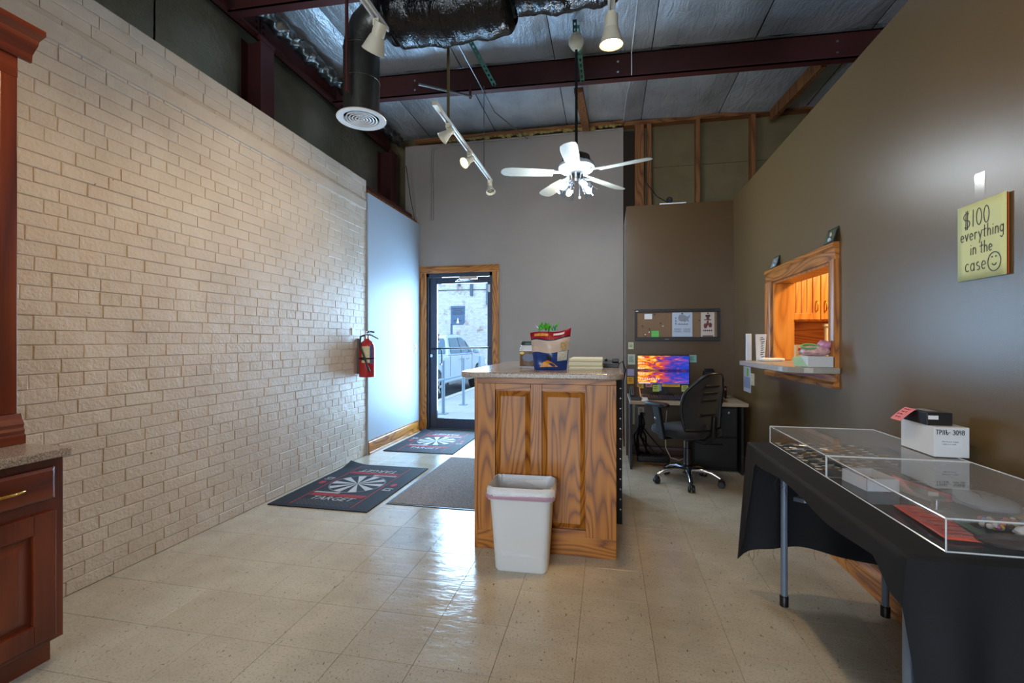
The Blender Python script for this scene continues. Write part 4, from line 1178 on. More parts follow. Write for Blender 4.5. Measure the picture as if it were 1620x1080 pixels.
o = MB().tube([(.62, WA - .03, .5), (.60, WA - .06, .3), (.60, WA - .1, .12), (.64, WA - .16, .03), (.72, WA - .2, .015), (.78, WA - .15, .03), (.79, WA - .06, .2), (.79, WA - .03, .45)], .006, 8); tag(o.build('looped_cord', M_OFFW, smooth=60), 'cream cord hanging in a loop below the desk', 'cord')
o = MB().prism([(.36, 4.80, .0), (.62, 4.74, 0), (.63, 4.78, 0), (.37, 4.84, 0)], (0, 0, .012)); tag(o.build('wood_offcut', M_STUDX), 'flat strip of wood lying on the floor under the desk', 'board')

# pinboard in a black frame
cbd = thing('pin_board', 'wide cork pinboard in a black frame above the monitor', 'pinboard', (.72, WA, 1.24))
PX0, PX1, PZ0, PZ1 = .292, 1.15, 1.238, 1.575
py = WA - .03
m = MB(); m.box(PX0, PX1, py, WA - .001, PZ1 - .03, PZ1); m.box(PX0, PX1, py, WA - .001, PZ0, PZ0 + .04); m.box(PX0, PX0 + .018, py, WA - .001, PZ0 + .04, PZ1 - .03); m.box(PX1 - .028, PX1, py, WA - .001, PZ0 + .04, PZ1 - .03)
m.build('frame', M_BLACK, cbd, bevel=.003)
MB().box(PX0 + .018, PX1 - .028, WA - .014, WA - .002, PZ0 + .04, PZ1 - .03).build('cork_sheet', mat('cork', (134, 108, 84), .9, var=.25, vscale=140, bmp=.3, bscale=140), cbd)
MB().box(.30, .325, py - .001, py, 1.552, 1.560).build('sticker', M_PAPER, cbd)
MB().box(.60, .64, py - .001, py, 1.253, 1.259).build('nameplate', M_STEELG, cbd)
py = WA - .015
def pinned(name, label, cat, x0, x1, z0, z1, m_):
    t_ = thing(name, label, cat, ((x0 + x1) / 2, py, z0))
    sh = MB(); sh.grid(lambda u, v: Vector((x0 + (x1 - x0) * u, py - .002 - .004 * (1 - v) * u, z0 + (z1 - z0) * v)), 4, 5); sh.build('sheet', m_, t_, solid=.0008)
    return t_
ca = pinned('wall_calendar', 'white calendar page with a map picture pinned to the corkboard', 'calendar', .675, .878, 1.282, 1.54, mat('calendar_blue_white', (186, 200, 222), .6))
Mc = face((.675, py - .0075, 1.282), (1, 0, 0), (0, 0, 1))
mp_ = [(.06, .20), (.075, .235), (.10, .232), (.13, .225), (.15, .21), (.165, .222), (.178, .232), (.172, .205), (.16, .185), (.168, .155), (.158, .16), (.145, .17), (.125, .155), (.115, .165), (.09, .165), (.065, .175)]
MB().prism([(x, z, 0) for x, z in mp_], (0, 0, .0006)).xf(Mc).build('printed_map', mat('map_grey', (140, 146, 160), .7, var=.2, vscale=80), ca)
m = MB()
for i in range(4): m.box(.062 + i * .026, .082 + i * .026, .128, .137, 0, .0006)
for i in range(3): m.box(.03, .04, .13 + i * .03, .145 + i * .03, 0, .0006)
for r in range(4):
    for i in range(12):
        if i in (5, 6): continue
        m.box(.022 + i * .0135, .030 + i * .0135, .05 + r * .011, .054 + r * .011, 0, .0006)
m.xf(Mc).build('printed_dates', mat('date_grey', (96, 106, 126), .7), ca)['kind'] = 'stuff'
po = pinned('poster', 'narrow cream poster with a dark red figure group on the corkboard', 'poster', .963, 1.096, 1.281, 1.538, mat('poster_cream', (206, 192, 184), .6))
Mp = face((.963, py - .0075, 1.278), (1, 0, 0), (0, 0, 1))
m = MB(); random.seed(12)
for cx_, cz_, rx, rz in ((.066, .20, .017, .02), (.045, .12, .02, .03), (.09, .125, .02, .028), (.066, .15, .012, .03)):
    pts = [(cx_ + rx * math.cos(a) * random.uniform(.75, 1.1), cz_ + rz * math.sin(a) * random.uniform(.75, 1.1), 0) for a in [i * PI / 7 for i in range(14)]]
    m.prism(pts, (0, 0, .0004))
m.xf(Mp).build('printed_figures', mat('poster_red', (112, 52, 50), .6, var=.5, vscale=90), po)
m = MB()
m.box(.03, .10, .178, .186, .0004, .0008)
m.box(.044, .09, .212, .232, 0, .0006)
for i in range(5): m.box(.022 + i * .019, .034 + i * .019, .062, .075, 0, .0006)
m.box(.015, .12, .006, .016, 0, .0006)
m.xf(Mp).build('printed_dark', mat('poster_dark', (52, 34, 36), .6), po)
pinned('pinned_card', 'small white card pinned high on the corkboard', 'card', .391, .471, 1.47, 1.528, M_PAPER)
pinned('pinned_note', 'bright green note pinned low on the corkboard', 'note', .464, .539, 1.279, 1.346, mat('bright_green', (96, 196, 96), .6))
random.seed(31)
pcol = [('black', (20, 20, 24)), ('white', (226, 226, 220)), ('brown', (84, 56, 40))]
spots = [(.37, 1.40, 0, 'black push pin at the left of the corkboard'), (.555, 1.425, 0, 'black push pin in the middle of the corkboard'), (.44, 1.365, 0, 'black push pin above the green note'), (.58, 1.395, 1, 'white push pin in the middle of the corkboard'), (.40, 1.305, 1, 'white push pin low on the corkboard'), (.44, 1.33, 1, 'white push pin left of the green note'), (.495, 1.525, 2, 'brown push pin beside the white card'), (.776, 1.527, 0, 'black push pin holding the calendar'), (1.03, 1.527, 0, 'black push pin holding the poster'), (.945, 1.455, 2, 'brown push pin left of the poster')]
for x, z, c_, l in spots:
    dp = .008 if z > 1.526 else 0
    o = MB().lathe([(0, .012), (.006, .012), (.004, .007), (.007, .002), (.007, 0)], 10, face((x, py - .001 - dp, z), (1, 0, 0), (0, 0, 1)))
    tag(o.build('push_pin', bpy.data.materials.get('pin_' + pcol[c_][0]) or mat('pin_' + pcol[c_][0], pcol[c_][1], .4), smooth=40), l, 'pin', 'push pins on the corkboard')

# ------------------------------------------------------------------ office chair, turned towards the desk
oc = thing('office_chair', 'black office chair with chrome star base in front of the desk', 'chair', (.685, 4.285, 0), math.radians(34), local=True)
for k in range(5):
    a = 2 * PI * k / 5 + .30
    d = Vector((math.cos(a), math.sin(a), 0))
    leg = MB().tube([d * .03 + Vector((0, 0, .115)), d * .12 + Vector((0, 0, .125)), d * .2 + Vector((0, 0, .11)), d * .265 + Vector((0, 0, .075))], [.024, .022, .019, .016], 8).build('base_leg', M_CHROME, oc, smooth=50)
    c0 = d * .275; s_ = Vector((-d.y, d.x, 0))
    cas = MB()
    for sg in (-1, 1): cas.lathe([(0, -.011), (.024, -.011), (.028, -.004), (.028, .004), (.024, .011), (0, .011)], 14, face(c0 + s_ * sg * .016 + Vector((0, 0, .0285)), d, (0, 0, 1)))
    cas.tube([c0 + Vector((0, 0, .03)), c0 + Vector((0, 0, .075))], .01, 8)
    cas.sell(c0 + Vector((0, 0, .045)), (.026, .026, .02), .7, .7, 12, 6)
    cas.build('castor', M_BLACK, oc, smooth=50)
MB().lathe([(0, .085), (.045, .085), (.045, .15), (.034, .16), (.03, .30), (.022, .302), (.022, .40), (0, .40)], 18).build('gas_column', M_BLACK, oc, smooth=40)
MB().box(-.10, .10, -.12, .10, .385, .415).build('tilt_mechanism', M_BLACKM, oc, bevel=.01)
MB().tube([(.1, .02, .40), (.22, .02, .395), (.26, .02, .385)], .006, 6).build('lever', M_CHROME, oc)
M_FAB = mat('black_fabric', (14, 15, 20), .8, bmp=.3, bscale=300, sheen=.1)
MB().sell((0, .02, .455), (.245, .245, .045), .45, .5, 28, 12).build('seat', M_FAB, oc, smooth=70)
# shell shaped backrest
def back(side):
    def fn(u, v):
        x = (u - .5) * 2
        w = .215 * (1 - .32 * max(0, v - .72) / .28 * 1.0) * (.86 + .14 * math.sin(PI * min(1, v * 1.1)))
        zz = .50 + .47 * v - .05 * (abs(x) ** 3) * (v ** 3)
        yy = -.225 - .09 * v * v + .03 * math.sin(v * PI) + .05 * x * x
        th = .03 * (1 - abs(x) ** 4) * math.sin(PI * (.06 + .88 * v)) ** .5
        return Vector((x * w, yy + side * th, zz))
    return fn
m = MB(); m.grid(back(1), 14, 16); m.grid(back(-1), 14, 16); bo = m.build('backrest', M_FAB, oc, smooth=80)
rim = [back(0)(0, v / 14) for v in range(15)] + [back(0)(u / 10, 1) for u in range(1, 10)] + [back(0)(1, 1 - v / 14) for v in range(15)] + [back(0)(1 - u / 10, 0) for u in range(1, 10)]
MB().tube(rim, .013, 8, closed=True).build('back_rim', M_BLACK, bo, smooth=60)
for z_ in (.62, .74, .80, .86):
    yb = back(-1)(.5, (z_ - .50) / .47).y
    MB().box(-.075, .075, yb - .006, yb + .004, z_, z_ + .018).build('back_slot', M_BLACK, bo, bevel=.004)
MB().tube([(0, -.08, .40), (0, -.22, .40), (0, -.29, .46), (0, -.30, .62)], [.03, .03, .028, .02], 10).build('back_bar', M_BLACKM, oc, smooth=50)
for sg in (-1, 1):
    arm = MB().prism([(sg * .245, -.02, .40), (sg * .245, .05, .40), (sg * .285, .09, .68), (sg * .285, -.0, .68)], (sg * .028, 0, 0)).build('arm_post', M_BLACK, oc, bevel=.006)
    MB().tube([(sg * .1, .02, .405), (sg * .26, .02, .405)], .016, 8).build('arm_bracket', M_BLACKM, arm)
    MB().sell((sg * .298, .04, .697), (.042, .135, .02), .5, .55, 20, 8).build('arm_pad', M_BLACK, oc, smooth=70)
    MB().lathe([(0, .008), (.010, .006), (.012, 0)], 12, face((sg * .298, .035 - .0, .58), (0, sg, 0), (0, 0, 1)) @ T(0, 0, .018)).build('arm_bolt', M_CHROME, arm)
# ------------------------------------------------------------------ folding table under a black cloth
TZ = .744
X0, X1, Y0, Y1 = .675, 1.272, 1.225, 2.465
ft = thing('folding_table', 'grey legged folding table hidden under the black cloth', 'table', (.97, 1.85, 0))
MB().box(X0 + .006, X1 - .004, Y0 + .006, Y1 - .006, TZ - .04, TZ - .004).build('table_top', mat('table_top_grey', (150, 150, 148), .5), ft, bevel=.005)
M_LEG = mat('grey_blue_tube', (120, 136, 158), .35, .3)
for y in (2.385, 1.315):
    for x in ((.81, 1.225) if y > 2 else (.728, 1.19)):
        l_ = MB().tube([(x, y, .0), (x, y, TZ - .04)], .0145, 14).build('leg', M_LEG, ft, smooth=50)
        MB().lathe([(0, 0), (.0185, 0), (.0185, .045), (.015, .048)], 14, T(x, y, 0)).build('rubber_foot', M_BLACK, l_, smooth=50)
    MB().tube([((.81 if y > 2 else .728), y, .62), ((1.225 if y > 2 else 1.19), y, .62)], .009, 8).build('cross_bar', M_LEG, ft, smooth=50)
MB().prism([(.84, 2.36, .50), (.99, 2.33, .56), (.99, 2.20, .565), (.84, 2.24, .53)], (0, 0, .018)).build('fold_brace', M_LEG, ft)
# cloth: flat on top, short along the front, long at both ends
M_CLOTH = mat('black_cotton', (11, 15, 22), .8, var=.2, vscale=5, bmp=.3, bscale=400, bdist=.001)
per = []
def seg(a, b_, n, nm):
    for i in range(n): per.append((a[0] + (b_[0] - a[0]) * i / n, a[1] + (b_[1] - a[1]) * i / n, nm, i / n))
seg((X0, Y0), (X0, Y1), 48, 'front'); seg((X0, Y1), (X1, Y1), 28, 'far'); seg((X1, Y1), (X1, Y0), 20, 'wall'); seg((X1, Y0), (X0, Y0), 28, 'near')
def drop(nm, t):
    if nm == 'front':
        y = Y0 + t * (Y1 - Y0)
        d = .045 + .012 * math.sin(y * 9)
        if t < .08: d += .075 * (1 - t / .08)
        if t > .86: d += .53 * ((t - .86) / .14) ** 1.4
        return d
    if nm == 'far': return .585 - .09 * (1 - math.exp(-t * 12)) + .05 * t + .012 * math.sin(t * 9)
    if nm == 'wall': return .08
    return .12 + .58 * min(1, (1 - t) / .13) ** .8
def outward(nm, t):
    d = {'front': Vector((-1, 0, 0)), 'far': Vector((0, 1, 0)), 'wall': Vector((0, 0, 0)), 'near': Vector((0, -1, 0))}[nm]
    return d
rings = 9
np_ = len(per)
vv = []; cx_, cy_ = (X0 + X1) / 2, (Y0 + Y1) / 2
for r in range(rings + 1):
    for k, (x, y, nm, t) in enumerate(per):
        o_ = outward(nm, t)
        # round the corners of the skirt
        o_ = (outward(*per[k - 1][2:]) + o_ + outward(*per[(k + 1) % np_][2:])) / 3
        d = drop(nm, t)
        f = r / rings
        if r == 0: p = Vector((x + (cx_ - x) * .02, y + (cy_ - y) * .02, TZ + .0015))
        elif r == 1: p = Vector((x, y, TZ - .004)) + o_ * .006
        else:
            f = (r - 1) / (rings - 1)
            fold = math.sin(k * .55) * .5 + math.sin(k * .23 + 1) * .5
            long_ = min(1, d / .4)
            p = Vector((x, y, TZ - .006 - d * f)) + o_ * (.008 + (.012 + (.040 * math.sin(k * .95 + .6) + .015 if nm == 'near' else .022 * fold)) * f * long_ + .01 * f)
            if nm == 'far': p += Vector((-.03 * f * (1 - t), 0, 0))
        vv.append(p)
fs = []
for r in range(rings):
    for k in range(np_):
        l = (k + 1) % np_; fs.append((r * np_ + k, r * np_ + l, (r + 1) * np_ + l, (r + 1) * np_ + k))
fs.append(tuple(range(np_)))
tc_ = thing('table_cloth', 'black cloth draped over the folding table by the right wall', 'tablecloth', (.97, 1.85, TZ))
MB().add(vv, fs).build('cloth', M_CLOTH, tc_, smooth=50)
random.seed(14)
fr_ = MB()
for i in range(26):
    k = random.randrange(20, 74); p = vv[rings * np_ + k]
    q = p + Vector((random.uniform(-.01, .01), random.uniform(-.01, .01), -random.uniform(.02, .07)))
    fr_.tube([p, (p + q) / 2 + Vector((random.uniform(-.01, .01), random.uniform(-.01, .01), 0)), q], .0006, 4)
fr_.build('loose_threads', M_BLACK, tc_)['kind'] = 'stuff'

# ------------------------------------------------------------------ two clear acrylic cases
SZ = TZ + .0035
def acrylic_case(y0, y1, label):
    x0, x1, h, t = .772, 1.212, .077, .005
    t_ = thing('display_case', label, 'display case', ((x0 + x1) / 2, (y0 + y1) / 2, SZ), group='acrylic display cases')
    MB().box(x0, x1, y0, y1, SZ, SZ + .003).build('base_sheet', M_ACRYL, t_)
    MB().box(x0 - .002, x1 + .002, y0, y1, SZ + h - t, SZ + h).build('lid', M_ACRYLL, t_)
    for a in ((x0, x0 + t, y0, y1), (x1 - t, x1, y0, y1), (x0 + t, x1 - t, y0, y0 + t), (x0 + t, x1 - t, y1 - t, y1)):
        MB().box(*a, SZ + .003, SZ + h - t).build('side_sheet', M_ACRYL, t_)
    # bright polished edges
    e = .0022
    P = lambda x, y, z: (x, y, SZ + z)
    for a, b_ in (((x0, y0, 0), (x0, y1, 0)), ((x0, y0, h), (x0, y1, h)), ((x1, y0, h), (x1, y1, h)), ((x0, y0, h), (x1, y0, h)), ((x0, y1, h), (x1, y1, h)), ((x0, y0, 0), (x1, y0, 0)), ((x0, y0, 0), (x0, y0, h)), ((x1, y0, 0), (x1, y0, h)), ((x0, y1, 0), (x0, y1, h))):
        MB().tube([P(*a), P(*b_)], e, 4).build('polished_edge', M_ACRYLE, t_)
    for y in (y0 + .09, y1 - .09):
        MB().box(x0 - .004, x0 + .012, y - .03, y + .03, SZ + h - .012, SZ + h + .002).build('hinge', M_ACRYL, t_)
    MB().box(x1 - .01, x1 + .008, (y0 + y1) / 2 - .05, (y0 + y1) / 2 + .05, SZ + h - .005, SZ + h + .006).build('hinge_block', M_ACRYLE, t_)
    return t_
acrylic_case(1.868, 2.455, 'low clear acrylic display case farther from the camera on the black table')
acrylic_case(1.262, 1.862, 'low clear acrylic display case nearer the camera on the black table')
CZ_ = SZ + .0035
# contents: rows of dart points in the far case, each a small metal point with a flight
random.seed(17)
M_DART = mat('dart_silver', (196, 200, 206), .25, .9); M_DART2 = mat('dart_pale', (214, 210, 196), .5); M_DART3 = mat('dart_gold', (190, 140, 70), .35, .7)
def dart(i, x, y, a):
    t_ = thing('dart', 'small silver dart part lying in the farther acrylic case', 'dart', (x, y, CZ_), a, group='dart parts in the far case', local=True)
    MB().tube([(0, 0, .006), (.03, 0, .006), (.05, 0, .004)], [.005, .005, .001], 6).build('barrel', M_DART if i % 5 else M_DART3, t_)
    MB().add([(-.022, 0, .004), (0, 0, .004), (-.004, .010, .004), (-.022, .012, .004), (-.004, -.010, .004), (-.022, -.012, .004)], [(0, 1, 2, 3), (1, 0, 5, 4)]).build('flight', M_DART2, t_)
i = 0
for r in range(6):
    for c_ in range(11):
        x = .80 + r * .062 + random.uniform(-.008, .008); y = 2.40 - c_ * .046 + random.uniform(-.01, .01)
        if x > 1.02 and y < 2.08: continue
        if x > 1.18: continue
        dart(i, x, y, random.uniform(-.5, .5)); i += 1
def bx(name, label, cat, x0, x1, y0, y1, z0, z1, m_, bev=.002):
    o = MB().box(x0, x1, y0, y1, z0, z1).build(name, m_, bevel=bev); return tag(o, label, cat)
# open white tray
wt = thing('white_tray', 'small open white card tray with brown inside in the near case', 'tray', (.85, 1.78, CZ_))
Mt = T(.865, 1.775, CZ_) @ R(.12, 'Z'); m = MB()
a, b_, h = .05, .065, .04
m.box(-a, a, -b_, b_, 0, .002); m.box(-a, -a + .003, -b_, b_, .002, h); m.box(a - .003, a, -b_, b_, .002, h); m.box(-a, a, -b_, -b_ + .003, .002, h); m.box(-a, a, b_ - .003, b_, .002, h)
m.xf(Mt).build('card_walls', M_PAPER, wt)
MB().box(-a + .004, a - .004, -b_ + .004, b_ - .004, .003, .012).xf(Mt).build('brown_lining', mat('kraft', (120, 76, 46), .8), wt)
# orange card in a plastic sleeve
og = thing('orange_packet', 'bright orange card packet in a clear sleeve in the near case', 'packet', (.86, 1.44, CZ_))
Mo = T(.855, 1.435, CZ_ + .002) @ R(-.06, 'Z'); m = MB()
m.grid(lambda u, v: Mo @ Vector(((u - .5) * .085, (v - .5) * .24, .004 + .004 * math.sin(v * 7) * math.sin(u * 4))), 8, 14); m.build('card', mat('orange_card', (232, 84, 52), .35, var=.12, vscale=30), og, solid=.002, smooth=60)
m = MB()
for k in range(7): ribbon(m, [(-.03 + random.uniform(0, .02), -.1 + k * .03), (.0, -.095 + k * .03 + random.uniform(-.01, .01)), (.03, -.1 + k * .03)], .003)
m.xf(Mo @ T(0, 0, .009)).build('printed_lines', mat('print_brown', (110, 50, 44), .5), og)
m = MB(); m.grid(lambda u, v: Mo @ Vector(((u - .5) * .10, (v - .5) * .27, .012 + .003 * math.sin(v * 19 + u * 7))), 8, 20); m.build('plastic_sleeve', clear('sleeve', (.96, .96, .97), 1.5, .05), og, smooth=60)
# pink label pack, bead bag, white bag, dark bag
pk = thing('flight_pack', 'grey pack with a pink side lying in the near case', 'packet', (.93, 1.74, CZ_))
Mk = T(.965, 1.73, CZ_) @ R(.25, 'Z')
MB().box(-.035, .012, -.10, .10, 0, .02).xf(Mk).build('grey_half', mat('pack_grey', (150, 146, 138), .4), pk, bevel=.003)
MB().box(.012, .035, -.10, .10, 0, .02).xf(Mk).build('pink_half', mat('pack_pink', (206, 116, 122), .4), pk, bevel=.003)
MB().lathe([(0, .0), (.012, 0), (.012, .012), (0, .014)], 14, Mk @ T(-.03, -.11, .0)).build('metal_stud', M_CHROME, pk, smooth=40)
bb = thing('bead_bag', 'bag of multicoloured beads in the near case', 'bag', (1.0, 1.43, CZ_))
bcol = [(206, 110, 50), (120, 150, 190), (180, 90, 130), (206, 196, 80), (90, 60, 40), (210, 200, 190)]
for i in range(46):
    c_ = bcol[i % 6]; nm = 'bead_%d' % (i % 6)
    MB().sell((1.0 + random.uniform(-.045, .045), 1.43 + random.uniform(-.03, .03), CZ_ + .008 + random.uniform(0, .012)), (.007, .007, .007), 1, 1, 8, 5).build('bead', bpy.data.materials.get(nm) or mat(nm, c_, .4), bb, smooth=80)
MB().sell((1.0, 1.43, CZ_ + .014), (.058, .042, .013), .8, .8, 18, 8).build('plastic_bag', bpy.data.materials['sleeve'], bb, smooth=80)
def crumple(name, label, cat, c, r, m_, k):
    rnd = random.Random(k); m = MB(); m.sell(c, r, .8, .8, 18, 9)
    m.v = [p + Vector((rnd.uniform(-.1, .1) * r[0], rnd.uniform(-.1, .1) * r[1], abs(rnd.uniform(-.15, .15)) * r[2] if p.z > c[2] else 0)) for p in m.v]
    o = m.build(name, m_, smooth=40); return tag(o, label, cat)
crumple('white_bag', 'crumpled white plastic bag at the near end of the near case', 'bag', (1.03, 1.35, CZ_ + .016), (.05, .045, .016), M_BAG, 1)
crumple('dark_bag', 'crumpled dark brown plastic bag at the front of the near case', 'bag', (.955, 1.31, CZ_ + .012), (.085, .036, .012), mat('dark_film', (70, 60, 56), .25), 2)
crumple('clear_bag', 'grey plastic bag of parts in the middle of the near case', 'bag', (1.08, 1.62, CZ_ + .016), (.07, .09, .016), mat('grey_film', (140, 146, 156), .25), 3)
bx('price_card', 'tan card lying at the wall side of the near case', 'card', 1.10, 1.19, 1.50, 1.62, CZ_ + .0, CZ_ + .004, mat('tan_card', (176, 150, 112), .6))
bx('green_card', 'narrow dark green card behind the orange packet', 'card', .91, .935, 1.32, 1.48, CZ_, CZ_ + .004, mat('green_card', (70, 96, 66), .5))

# ------------------------------------------------------------------ boxes on the case
BZ = SZ + .0795
wbx = thing('white_box', 'white cardboard box hand marked TP116- 3048 on the acrylic case', 'box', (1.18, 2.0, BZ))
bX0, bX1, bY0, bY1, bH = 1.135, 1.242, 1.915, 2.105, .106
MB().box(bX0, bX1, bY0, bY1, BZ, BZ + bH).build('carton', mat('white_card', (222, 226, 230), .5), wbx, bevel=.0015)
Mb = face((bX0, bY0 - .0006, BZ), (1, 0, 0), (0, 0, 1))
m = MB(); hand(m, 'TP116- 3048', .006, .080, .0158, .0020); m.xf(Mb).build('marker_lettering', M_INK, wbx)
MB().box(.02, .085, .036, .062, 0, .0004).xf(Mb).build('paper_label', M_PAPER, wbx)
text_mb('Mini Power Supply', .05, .0055, .0003).xf(Mb @ T(.024, .052, .0005)).build('label_print', M_INK, wbx)
text_mb('1-800-511-3345', .042, .0045, .0003).xf(Mb @ T(.024, .044, .0005)).build('label_print', M_INK, wbx)
kbx = thing('black_box', 'flat black box with a small white label on top of the white box', 'box', (1.17, 2.01, BZ + bH))
MB().box(1.13, 1.21, 1.945, 2.085, BZ + bH + .0005, BZ + bH + .046).build('carton', mat('black_card', (22, 22, 24), .4), kbx, bevel=.002)
MB().box(.004, .036, .022, .036, 0, .0005).xf(face((1.13, 1.9445, BZ + bH), (1, 0, 0), (0, 0, 1))).build('size_label', M_PAPER, kbx)
MB().box(1.15, 1.185, 1.98, 2.06, BZ + bH + .0465, BZ + bH + .047).build('top_label', mat('pale_label', (150, 150, 146), .5), kbx)
pn = thing('pink_note', 'pink sticky note stuck to the black box with handwriting', 'note', (1.10, 2.02, BZ + bH))
zt = BZ + bH
def pf(u, v): # v 0 = stuck edge on the black box, 1 = free edge out over the white box
    x = 1.128 - .004 * v - .03 * v; y = 2.03 + (u - .5) * .066 + .035 * v; z = zt + .05 - .05 * v ** 1.2
    return Vector((x, y, z))
MB().grid(pf, 4, 8).build('sheet', mat('note_pink', (232, 128, 128), .6), pn, solid=.0006)
m = MB()
for r in range(4):
    pts = [pf(1 - (.15 + .7 * i / 9), .18 + r * .2 + .04 * math.sin(i * 2.3 + r)) + Vector((-.0012, 0, .0008)) for i in range(10)]
    m.tube(pts[r % 2:9 - r % 3], .0008, 4)
m.build('handwriting', mat('red_ink', (120, 30, 40), .6), pn)

# ------------------------------------------------------------------ yellow paper sign on the right wall
sg_ = thing('paper_sign', 'pale yellow paper sign with hand lettering taped to the right wall', 'sign', (WR, 1.92, 1.455))
Ms = face((WR - .004, 2.03, 1.456), (0, -1, 0), (0, 0, 1))
m = MB(); m.grid(lambda u, v: Ms @ Vector((u * .222, v * .272, .002 + .004 * u * u)), 8, 6); m.build('sheet', mat('pale_yellow_paper', (220, 224, 160), .65), sg_, solid=.0008, smooth=60)
MB().box(.02, .2235, .002, .268, 0, .0012).xf(Ms).build('backing_sheet', mat('orange_backing', (190, 96, 40), .6), sg_)
def on_sign(m):
    m.v = [Ms @ Vector((p.x, p.y, .0032 + .004 * (p.x / .222) ** 2 + p.z)) for p in m.v]; return m
m = MB(); hand(m, '$100', .03, .190, .058, .0026); on_sign(m).build('hand_lettering', M_INK, sg_)
m = MB(); hand(m, 'everything', .016, .143, .042, .0024); on_sign(m).build('hand_lettering', M_INK, sg_)
m = MB(); hand(m, 'in', .062, .090, .042, .0024); on_sign(m).build('hand_lettering', M_INK, sg_)
m = MB(); hand(m, 'the', .108, .090, .040, .0024); on_sign(m).build('hand_lettering', M_INK, sg_)
m = MB(); hand(m, 'case', .038, .032, .05, .0024); on_sign(m).build('hand_lettering', M_INK, sg_)
m = MB(); ribbon(m, arc(.172, .05, .028, .032, 0, 360, 24), .0026); ribbon(m, arc(.172, .05, .010, .012, 210, 330, 8), .003)
ribbon(m, [(.162, .066), (.164, .067)], .004); ribbon(m, [(.178, .066), (.180, .067)], .004); on_sign(m).build('smiley_face', M_INK, sg_)
# clear tape above the sign
Mt_ = face((WR - .0015, 1.955, 1.728), (0, -1, 0), (0, 0, 1))
tag(MB().box(0, .045, -.02, .10, 0, .0008).xf(Mt_).build('clear_tape', clear('glossy_tape', (.97, .97, .97), 1.6, .12)), 'strip of clear shiny tape above the yellow sign', 'tape')

# ------------------------------------------------------------------ hatch shelf things
HS = 1.0875
bkm = mat('book_white', (206, 216, 230), .5)
o = MB().box(1.04, 1.074, 3.825, 3.855, HS, HS + .205).build('white_folder', bkm, bevel=.002); tag(o, 'slim white binder standing at the end of the hatch shelf', 'binder')
o = MB().prism([(1.10, 3.79, HS), (1.155, 3.79, HS), (1.168, 3.79, HS + .20), (1.094, 3.79, HS + .20)], (0, .02, 0)).build('leaflet_holder', bkm, bevel=.002)
lf = thing('leaflet_stand', 'white leaflet stand with vertical lettering on the hatch shelf', 'leaflet', (1.13, 3.80, HS))
o.parent = lf; o.location = (0, 0, 0); o.data.transform(Matrix.Translation(Vector(OFF[o.name]) - Vector((1.13, 3.80, HS))))
m = MB(); random.seed(6)
for i in range(10): ribbon(m, [(.03 + random.uniform(-.008, .004), .03 + i * .016), (.045 + random.uniform(-.004, .008), .034 + i * .016 + random.uniform(-.004, .004))], .006)
m.xf(face((1.10, 3.7895, HS), (1, 0, 0), (0, 0, 1))).build('vertical_lettering', mat('blue_ink', (56, 72, 104), .6), lf)
tb = thing('tissue_box', 'white carton lying on the near end of the hatch shelf', 'box', (1.19, 3.0, HS))
MB().box(1.125, 1.262, 2.945, 3.08, HS, HS + .062).build('carton', mat('grey_white_card', (196, 200, 206), .5), tb, bevel=.002)
MB().prism([(1.125, 2.95, HS + .002), (1.075, 3.0, HS + .002), (1.085, 3.07, HS + .05), (1.125, 3.06, HS + .058)], (.003, .001, .003)).build('open_flap', mat('flap_green', (150, 190, 160), .5), tb)
cdy = thing('candy_bag', 'clear plastic candy bag with pink and green print on the carton', 'bag', (1.19, 3.0, HS + .062))
m = MB(); m.sell((1.185, 3.01, HS + .09), (.075, .05, .03), .8, .8, 20, 9); rnd = random.Random(5)
m.v = [p + Vector((rnd.uniform(-.008, .008), rnd.uniform(-.006, .006), rnd.uniform(-.002, .006) if p.z > HS + .08 else 0)) for p in m.v]
m.build('bag_film', mat('candy_film', (206, 166, 170), .3, var=.35, vscale=40), cdy, smooth=50)
m = MB(); m.sell((1.235, 3.0, HS + .125), (.035, .03, .025), .8, .8, 14, 8); m.v = [p + Vector((rnd.uniform(-.008, .008), rnd.uniform(-.006, .006), rnd.uniform(-.006, .006))) for p in m.v]; m.build('twisted_top', mat('candy_pink', (200, 140, 176), .3, var=.3, vscale=50), cdy, smooth=50)
MB().tube([(1.15 + .045 * math.cos(a), 2.985 - .0 + .02 * math.sin(a), HS + .118 + .012 * math.sin(a)) for a in [i * PI / 9 for i in range(18)]], .006, 6, closed=True).build('green_band', mat('candy_green', (104, 176, 110), .4), cdy, smooth=60)
bx('small_box', 'small cream box with a red label on the hatch sill', 'box', 1.335, 1.385, 3.70, 3.74, HS, HS + .12, mat('cream_box', (220, 188, 140), .5))
lbx = bpy.data.objects['small_box']
MB().box(.014, .040, .078, .098, 0, .0005).xf(face((1.335, 3.6995, HS), (1, 0, 0), (0, 0, 1))).build('red_label', mat('red_label', (170, 40, 30), .5), lbx)
MB().box(.018, .038, .054, .068, 0, .0005).xf(face((1.335, 3.6995, HS), (1, 0, 0), (0, 0, 1))).build('black_label', M_INK, lbx)
pp = thing('paper_pile', 'untidy pile of papers and envelopes on the hatch sill', 'papers', (1.395, 3.48, HS)); random.seed(19)
for i in range(9):
    Mq = T(1.395 + random.uniform(-.01, .02), 3.48 + random.uniform(-.04, .04), HS + .012 + i * .013) @ R(random.uniform(-.5, .5), 'Z') @ R(random.uniform(-.16, .1), 'Y') @ R(random.uniform(-.1, .1), 'X')
    MB().box(-.07, .07, -.09, .09, 0, .0015).xf(Mq).build('paper_sheet', mat('pile_%d' % i, random.choice([(206, 186, 150), (188, 160, 120), (220, 206, 178), (150, 120, 86)]), .7), pp)
